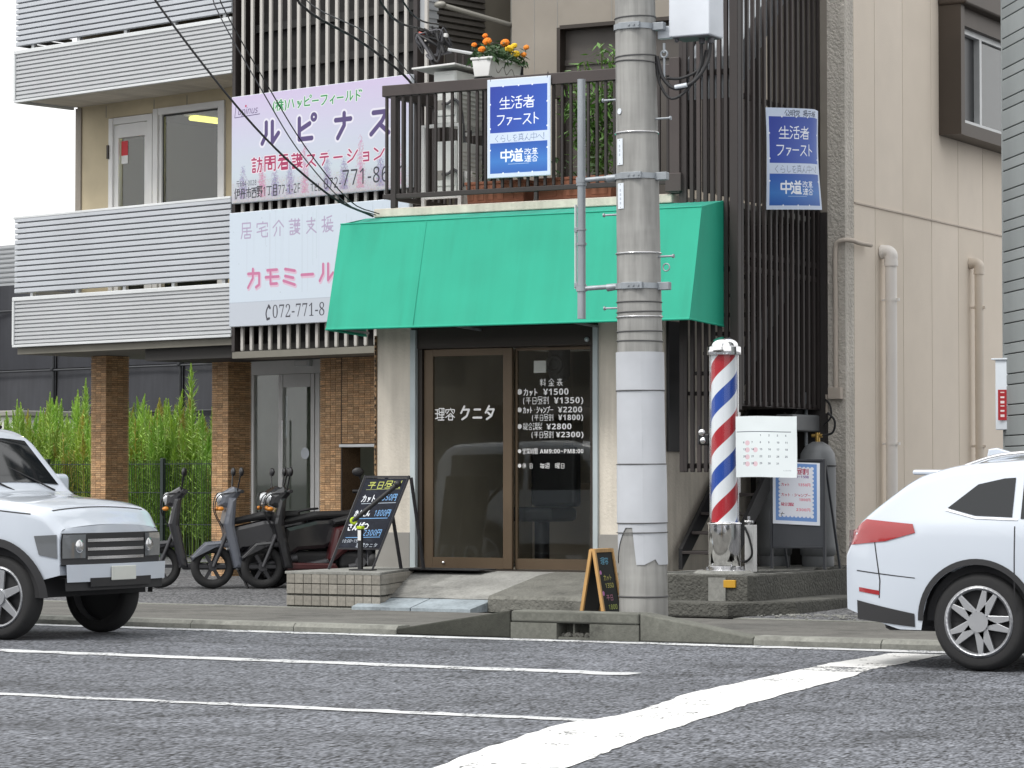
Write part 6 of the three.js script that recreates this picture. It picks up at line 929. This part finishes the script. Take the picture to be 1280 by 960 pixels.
{ const b = thing('bucket', 'white bucket on the balcony floor beside the outdoor unit rack', 'bucket', [-0.62, 4.26, -0.4]); obj('pail', [lathe([[0, 0], [0.06, 0], [0.075, 0.16], [0.08, 0.165], [0.074, 0.16]], 24)], M.white, b); obj('stand', [bx(-0.09, 0.09, -0.2, 0.0, -0.09, 0.09)], M.dado, b); }
{ const s = thing('shelf_rack', 'dark shelf with pots behind the railing left of the poster', 'rack', [-0.45, 4.05, -0.75]); for (const x of [-0.2, 0.25]) obj('post', [rbx(x - 0.012, x + 0.012, 0, 1.5, -0.012, 0.012, 0.003)], M.black, s); for (const y of [0.5, 0.95]) obj('shelf', [bx(-0.2, 0.25, y, y + 0.02, -0.25, 0.02)], M.black, s); for (const x of [-0.1, 0.08]) obj('flower_pot', [lathe([[0, 0], [0.05, 0], [0.07, 0.11], [0, 0.11]], 18).translate(x, 0.52, -0.1)], M.dado, s); }
const leafM = (r, g, b) => new THREE.MeshPhysicalMaterial({ color: lin(r, g, b), roughness: 0.75, side: THREE.DoubleSide, transmission: 0.3, thickness: 0 });
const leafG = (len, w, bend) => { const g = new THREE.BufferGeometry(); g.setAttribute('position', new THREE.Float32BufferAttribute([0, 0, 0, len * 0.4, bend * 0.3, w, len, bend, 0, len * 0.4, bend * 0.3, -w, 0, 0, 0, len, bend, 0], 3)); g.setIndex([0, 1, 2, 3, 4, 5]); const q = g.toNonIndexed(); q.computeVertexNormals(); return q; };
function leaves(n, seed, place, len, w) { const r = rng(seed), out = []; for (let i = 0; i < n; i++) { const p = place(i, r), s = 0.6 + r() * 0.7; out.push(leafG(len * s, w * s, -len * 0.35 * r()).applyMatrix4(new THREE.Matrix4().makeRotationFromEuler(new THREE.Euler((r() - 0.5) * 1.4, r() * 6.28, (r() - 0.7) * 1.3))).translate(...p)); } return out; }
for (const [x, w, y, n, lab] of [[-0.5, 0.68, 4.06, 6, 'ribbed terracotta planter behind the railing under the poster'], [0.3, 0.85, 4.06, 3, 'smooth terracotta planter behind the railing beside the utility pole']]) {
  const p = thing('planter_box', lab, 'planter', [x, y, -0.32], 0, 'planters behind the balcony railing');
  obj('trough', [prism([[0.02, 0], [w - 0.02, 0], [w, 0.19], [0, 0.19]], 0.2, 0.008), rbx(-0.015, w + 0.015, 0.19, 0.22, -0.015, 0.215, 0.006)], M.terracotta, p);
  for (let i = 0; i < n; i++) obj('rib', [rbx((i + 0.18) * w / n, (i + 0.82) * w / n, 0.03, 0.17, 0.2, 0.214, 0.005)], M.terracotta, p);
  obj('soil', [bx(0.0, w, 0.185, 0.2, 0.01, 0.19)], M.concDark, p);
  obj('foliage', leaves(60, 200 + n, (i, r) => [r() * w, 0.2 + r() * 0.22, r() * 0.2], 0.09, 0.02), leafM(0.06, 0.13, 0.035), p);
}
{
  const p = thing('potted_bamboo', 'tall leafy green plant on the balcony beside the utility pole', 'plant', [0.72, 4.06, -0.75]);
  obj('pot', [lathe([[0, 0], [0.13, 0], [0.17, 0.25], [0.18, 0.26], [0.16, 0.25], [0, 0.23]], 24)], M.terracotta, p);
  const r = rng(77), stems = [], tips = []; for (let i = 0; i < 9; i++) { const a = r() * 6.28, h = 1.0 + r() * 0.65, sp = 0.1 + r() * 0.25; stems.push([Math.cos(a) * sp, h, Math.sin(a) * sp]); }
  obj('stem', stems.map(([x, h, z]) => tube([[x * 0.2, 0.24, z * 0.2], [x * 0.5, h * 0.6, z * 0.5], [x, h, z]], 0.009, 10, 6)), leafM(0.1, 0.13, 0.04), p);
  obj('foliage', leaves(950, 78, (i, q) => { const [x, h, z] = stems[i % 9], t = Math.pow(q(), 0.7), k = 0.2 + 0.8 * t; return [x * k + (q() - 0.5) * 0.26, 0.3 + (h - 0.3) * t + (q() - 0.5) * 0.1, z * k + (q() - 0.5) * 0.26]; }, 0.13, 0.016), leafM(0.1, 0.24, 0.03), p);
}
{ // flower box on the rail
  const p = thing('flower_box', 'white flower box of orange and yellow marigolds on the balcony rail', 'flower box', [-0.31, 5.305, -0.1]);
  p.scale.set(1.1, 1.1, 1.1);
  obj('trough', [prism([[-0.075, 0.03], [0.075, 0.03], [0.1, 0.185], [-0.1, 0.185]], 0.62, 0.006).translate(0, 0, -0.62), rbx(-0.115, 0.115, 0.185, 0.21, -0.64, 0.015, 0.008)], M.white, p);
  obj('swag_relief', [tube([[0.085, 0.14, -0.08], [0.08, 0.08, -0.16], [0.088, 0.14, -0.24], [0.08, 0.08, -0.32], [0.088, 0.14, -0.4], [0.08, 0.08, -0.48]], 0.007, 30, 6)], M.dado, p);
  obj('saucer', [bx(-0.09, 0.09, 0.0, 0.028, -0.6, -0.02)], M.black, p);
  obj('foliage', leaves(700, 81, (i, r) => [(r() - 0.5) * 0.24, 0.2 + r() * r() * 0.2, -0.64 * r()], 0.075, 0.016), leafM(0.045, 0.11, 0.03), p);
  const r = rng(83), hg = (() => { const g = new THREE.IcosahedronGeometry(0.034, 3), q = g.attributes.position; for (let i = 0; i < q.count; i++) { const x = q.getX(i), y = q.getY(i), z = q.getZ(i), k = 1 + 0.22 * (hash2(Math.round(x * 500), Math.round(z * 500 + y * 377), 5) - 0.5); q.setXYZ(i, x * k, y * k * 0.8, z * k); } g.computeVertexNormals(); return boxUV(plain(g)); })();
  const cols = [lin(0.75, 0.2, 0.01), lin(0.72, 0.23, 0.02), lin(0.8, 0.52, 0.02)].map((c) => std(c, 0.8)), stemM = leafM(0.05, 0.12, 0.03);
  [[-0.09, 0.33, -0.02, 0], [0.0, 0.28, 0.0, 0], [-0.02, 0.42, -0.1, 0], [0.02, 0.36, -0.07, 0], [0.09, 0.37, -0.28, 0], [0.11, 0.36, -0.42, 2], [0.08, 0.33, -0.38, 2], [0.09, 0.29, -0.48, 2], [0.11, 0.3, -0.6, 1], [0.13, 0.37, -0.62, 1]].forEach(([x, y, z, c]) => { const m = inst('flower', hg, cols[c], p, [x, y, z], [0.5, r() * 6, 0]); m.scale.setScalar(1 + 0.25 * Math.sin(x * 90)); obj('flower_stem', [rod([x * 0.7, 0.2, z], [x, y, z], 0.004, 0.004, 5)], stemM, p); });
}
{ const f = thing('inner_fence', 'short row of dark bars behind the outdoor units on the balcony', 'fence', [-1.1, 4.05, -0.95]); for (let i = 0; i < 6; i++) obj('bar', [rbx(i * 0.085, i * 0.085 + 0.025, 0, 1.72 - i * 0.06, -0.012, 0.012, 0.003)], M.brown, f); obj('rail', [bx(-0.05, 0.5, 1.3, 1.34, -0.03, -0.013)], M.black, f); }
{ const p = thing('vent_pipe', 'grey bracket pipe sticking out over the balcony from the left wall', 'pipe', [-1.15, 6.2, -2.2]); obj('pipe', [rod([0.06, 0.0, 0], [-0.42, 0.16, 0.75], 0.028, 0.028, 14), new THREE.SphereGeometry(0.05, 14, 10).scale(1.4, 0.8, 1).translate(-0.42, 0.16, 0.75), rod([0.06, -1.2, 0], [0.06, 1.2, 0], 0.03)], std(lin(0.3, 0.29, 0.26), 0.5, { metalness: 0.3, map: T.grime }), p); }
// ---- overhead wires and the service drop cluster
const wire = (label, pts, r, m = M.cable) => tag(obj('overhead_wire', [tube([[pts[0][0] - 5 + r * 60, pts[0][1] + 3.2, pts[0][2] + 5], ...pts], r, 70, 6)], m), label, 'wire', 'overhead wires from the upper left');
wire('thick black wire crossing the lavender sign down to the awning corner', [[-2.62, 6.2, 2.6], [-2.46, 5.9, 2.5], [-1.85, 4.72, 1.67], [-1.53, 4.12, 0.83], [-1.5, 3.97, 0.04]], 0.011);
wire('upper of the thin twin wires crossing the purple katakana', [[-1.83, 6.2, 2.55], [-1.71, 5.84, 2.5], [-1.54, 5.04, 1.88], [-1.52, 4.53, 1.25], [-1.4, 4.06, 0.62], [-1.42, 3.99, 0.05]], 0.006);
wire('lower of the thin twin wires crossing the purple katakana', [[-1.89, 6.2, 2.55], [-1.79, 5.84, 2.5], [-1.62, 5.02, 1.88], [-1.6, 4.5, 1.25], [-1.46, 4.05, 0.62], [-1.46, 3.98, 0.05]], 0.006, M.cableGrey);
wire('thick wire over the white fins ending behind the balcony rail', [[-0.98, 6.2, 2.6], [-0.84, 5.77, 2.5], [-0.7, 5.51, 1.67], [-0.95, 5.47, 0.8], [-1.1, 5.38, 0.1], [-1.2, 5.3, -0.3]], 0.013);
wire('thin wire beside the thick one over the white fins', [[-0.9, 6.2, 2.6], [-0.78, 5.8, 2.5], [-0.62, 5.58, 1.67], [-0.8, 5.5, 0.9], [-1.0, 5.35, 0.1], [-1.1, 5.25, -0.3]], 0.006, M.cableGrey);
wire('wire running into the tangled cable cluster from the upper left', [[-0.1, 6.2, 2.7], [0.06, 5.7, 2.5], [-1.15, 5.9, -0.5]], 0.012);
wire('wire passing above the tangled cable cluster toward the louvred shutter', [[0.1, 6.3, 2.7], [0.28, 5.72, 2.5], [-1.0, 5.95, -0.6]], 0.009);
{
  const c = thing('cable_cluster', 'tangled black service cables and clamps above the outdoor units', 'cables', [-1.2, 5.85, -0.6]), r = rng(91);
  for (let i = 0; i < 9; i++) { const a = () => (r() - 0.5) * 0.34, y = () => (r() - 0.6) * 0.4; obj('cable_loop', [tube([[-0.12, 0.05, 0.05], [a(), y(), a() * 0.3], [a(), y() - 0.05, a() * 0.3], [a(), y(), a() * 0.3], [0.2, -0.1 + a() * 0.5, -0.1]], 0.008 + r() * 0.008, 26, 6)], i % 3 ? M.cable : M.cableGrey, c); }
  for (const [x, y] of [[-0.05, 0.08], [0.12, -0.04], [0.02, -0.22]]) obj('clamp', [rod([x, y, 0], [x + 0.05, y - 0.12, 0.02], 0.022, 0.016, 10)], M.cable, c);
  obj('white_clip', [rbx(0.18, 0.22, 0.0, 0.04, 0, 0.04, 0.008)], M.white, c); obj('red_sleeve', [rod([-0.12, 0.07, 0.02], [-0.06, 0.05, 0.02], 0.014)], std(lin(0.4, 0.08, 0.06), 0.6), c);
  obj('support_bar', [rod([0.2, -0.12, -0.02], [0.62, -0.2, -0.3], 0.016)], M.alu, c);
}
// ---- left background: weeds, fence, sheeted scaffold, roof
{
  const stem = (seed, h, plume) => {
    const r = rng(seed), out = [], lx = (r() - 0.5) * 0.3, lz = (r() - 0.5) * 0.3, at = (t) => [lx * t * t, h * t, lz * t * t], put = (g, t, g2) => out.push(tint(g, ...g2));
    put(tube([at(0), at(0.5), at(1)], 0.008, 5, 4), 0, [0.7, 0.8, 0.5]);
    const n = 64; for (let i = 0; i < n; i++) { const t = 0.18 + 0.8 * (i / n), p = at(t), len = 0.17 * (1.25 - t * 0.75), k = 0.75 + r() * 0.5; put(leafG(len, 0.011, -len * 0.3).applyMatrix4(new THREE.Matrix4().makeRotationFromEuler(new THREE.Euler(0, i * 2.4 + r(), 0.5 + r() * 0.5, 'YXZ'))).translate(...p), t, [0.9 * k, 1 * k, 0.7 * k]); }
    if (plume) for (let i = 0; i < 46; i++) { const t = i / 46, p = at(0.82 + 0.2 * t), len = 0.16 * (1 - t) + 0.03, k = 0.8 + r() * 0.4; put(leafG(len, 0.012, 0.02).applyMatrix4(new THREE.Matrix4().makeRotationFromEuler(new THREE.Euler(0, i * 2.4, 0.7 + t * 0.5, 'YXZ'))).translate(...p), 1, [0.85 * k, 0.95 * k, 0.8 * k]); }
    return merged(out.map(plain));
  };
  const wm = new THREE.MeshPhysicalMaterial({ color: lin(0.33, 0.47, 0.085), roughness: 0.75, side: THREE.DoubleSide, transmission: 0.3, thickness: 0, vertexColors: true });
  const r = rng(301), cl = []; for (let i = 0; i < 7; i++) { const g = stem(310 + i, 1.35 + r() * 0.75, i % 3 === 0); g.rotateY(r() * 6).translate((r() - 0.5) * 0.55, 0, (r() - 0.5) * 0.55); cl.push(g); }
  const n = 300, m = new THREE.InstancedMesh(boxUV(merged(cl)), wm, n), q = new THREE.Matrix4(), e = new THREE.Matrix4();
  for (let i = 0; i < n; i++) { const w = lerp(-5.6, -9.2, Math.pow(r(), 1.4)), p = L2W(lerp(-15, -8, r()) + (w + 5.6) * 1.3, 0.14, w), s = 0.62 + r() * 0.25 + 0.5 * fbm(p[0] * 0.9 + 30, p[2] * 0.9 + 30, 2, 0, 0, 311); q.makeRotationY(r() * 6.28); e.makeScale(s, s, s); q.multiply(e).setPosition(...p); m.setMatrixAt(i, q); const dry = r() < 0.12 ? 1 : 0, k = 0.55 + 0.75 * fbm(p[0] * 1.1 + 7, p[2] * 1.1 + 3, 2, 0, 0, 317) + 0.2 * (r() - 0.5); m.setColorAt(i, lin(k * (dry ? 1.25 : 0.85 + r() * 0.3), k * (dry ? 0.72 : 1), k * (0.7 + r() * 0.5))); }
  m.name = 'weeds'; m.castShadow = m.receiveShadow = true; scene.add(stuff(m));
  const tall = stem(400, 2.35, true), tg = boxUV(tall);
  [[-13.6, -5.6, 1.0, 'left of the first tiled column, shortest of the tall ones'], [-13.1, -5.7, 0.94, 'second from the left edge, before the dark sheets'], [-12.75, -5.5, 1.04, 'left of the first tiled column, the bushy one in the middle'], [-12.05, -5.6, 1.12, 'just left of the first tiled column, tallest on that side'], [-10.75, -5.7, 0.95, 'between the tiled columns, nearer the first'], [-10.25, -5.6, 0.98, 'between the tiled columns, in the middle'], [-9.5, -5.5, 1.2, 'just left of the second tiled column, the tallest of all']].forEach(([u, w, s, l]) => { const o = inst('tall_weed', tg, wm, scene, L2W(u, 0.1, w), [0, u * 3, 0]); o.scale.setScalar(s); tag(o, 'tall feathery green weed ' + l, 'weed', 'tall weeds behind the tiled columns'); });
  const f = thing('mesh_fence', 'dark green mesh fence in front of the weeds between the columns', 'fence', L2W(-12.4, 0.14, -5.2), LT), fm = std(lin(0.015, 0.025, 0.024), 0.6);
  for (let i = 0; i <= 4; i++) obj('post', [rbx(i * 1.3 - 0.03, i * 1.3 + 0.03, 0, 1.45, -0.03, 0.03, 0.006)], fm, f);
  for (let i = 0; i < 4; i++) obj('mesh_panel', [...Array.from({ length: 24 }, (_, k) => bx(i * 1.3 + 0.04 + k * 0.052, i * 1.3 + 0.045 + k * 0.052, 0.05, 1.42, -0.003, 0.003)), ...[0.06, 0.5, 0.95, 1.36].map((y) => bx(i * 1.3 + 0.03, i * 1.3 + 1.27, y, y + 0.012, 0.003, 0.012))], fm, f);
}
{
  const s = thing('sheeted_scaffold', 'scaffold wrapped in dark grey mesh sheets behind the weeds', 'scaffold', L2W(-28, 0, -13.5), LT), r = rng(501);
  const sm2 = [0, 1, 2].map((i) => std(lin(0.032 + i * 0.006, 0.034 + i * 0.006, 0.042 + i * 0.006), 0.8, { map: T.streak, side: THREE.DoubleSide }));
  for (let i = 0; i < 10; i++) for (let j = 0; j < 3; j++) { const ph = r() * 6; obj('mesh_sheet', [gridGeo(10, 10, (u, v) => [i * 1.85 + 0.02 + u * 1.8, j * 1.72 + v * 1.68, 0.05 * Math.sin(u * 3.1) * Math.sin(v * 3.1) + 0.03 * (fbm(u * 3 + ph, v * 3 + i, 3, 0, 0, 5) - 0.5)])], sm2[Math.floor(r() * 3)], s); }
  for (let i = 0; i <= 10; i++) obj('scaffold_pole', [rod([i * 1.85, 0, 0.08], [i * 1.85, 5.4, 0.08], 0.03), ...[0.9, 1.6, 2.6, 3.4, 4.4].map((y) => rbx(i * 1.85 - 0.04, i * 1.85 + 0.04, y, y + 0.05, 0.05, 0.14, 0.01))], std(lin(0.03, 0.032, 0.036), 0.5, { metalness: 0.4 }), s);
  for (const y of [0.4, 1.6, 2.15, 2.55, 3.4, 4.6]) obj('scaffold_rail', [rod([0, y, 0.1], [18.5, y, 0.1], 0.022)], std(lin(0.03, 0.032, 0.036), 0.5), s);
  obj('building_behind', [bx(0.2, 18.3, 0, 5.1, -6, -0.6)], M.darkVoid, s);
  const h = thing('tiled_roof_house', 'house with grey tiled roof behind the dark sheeted scaffold', 'house', L2W(-39, 0, -22), LT);
  obj('wall', [bx(0, 9, 0, 5.6, -6, 0)], M.cream, h);
  obj('roof', [prism([[-6.6, 5.4], [0.7, 5.4], [0.7, 5.52], [-2.9, 7.4], [-6.6, 5.52]].map(([z, y]) => [-z, y]), 10).rotateY(Math.PI / 2).translate(-0.4, 0, 0)], std(lin(0.2, 0.21, 0.22), 0.7, { map: T.grime }), h);
  for (let k = 0; k < 12; k++) obj('tile_course', [bx(-0.42, 9.62, -0.02, 0.02, -0.02, 0.02).translate(0, 5.56 + k * 0.155, 0.68 - k * 0.298)], std(lin(0.17, 0.18, 0.19), 0.7), h);
}
{ const w = thing('garden_shed', 'low white shed at the left edge before the dark sheets', 'shed', L2W(-20.3, 0.55, -9.8), LT); obj('wall', [bx(-2, 1.3, 0, 1.85, -1.5, 0)], M.white, w); obj('roof', [rbx(-2.1, 1.4, 1.85, 1.95, -1.6, 0.1, 0.02)], M.dado, w); }
// ---- the other side of the road (mirrored in the shop glass)
{
  const b = thing('shops_opposite', 'row of plain dark-fronted shops across the road behind the viewer', 'building', [-16, 0, 37]), r = rng(601);
  obj('wall', [bx(-30, 34, 0.05, 5.6, 0, 8)], std(lin(0.19, 0.18, 0.16), 0.9, { map: T.grime }), b);
  for (let i = 0; i < 12; i++) { const x = -28 + i * 5; obj('shop_front', [bx(x, x + 3.6, 0.3, 2.7, -0.06, 0.0)], M.black, b); obj('upper_window', [bx(x + 0.6, x + 2.6, 3.6, 4.8, -0.05, 0.0)], M.carGlass, b); obj('canopy', [rbx(x - 0.2, x + 3.8, 2.8, 3.1, -0.9, 0.0, 0.03)], r() < 0.5 ? M.dado : M.bronze, b); }
}
renderer.render(scene, camera);
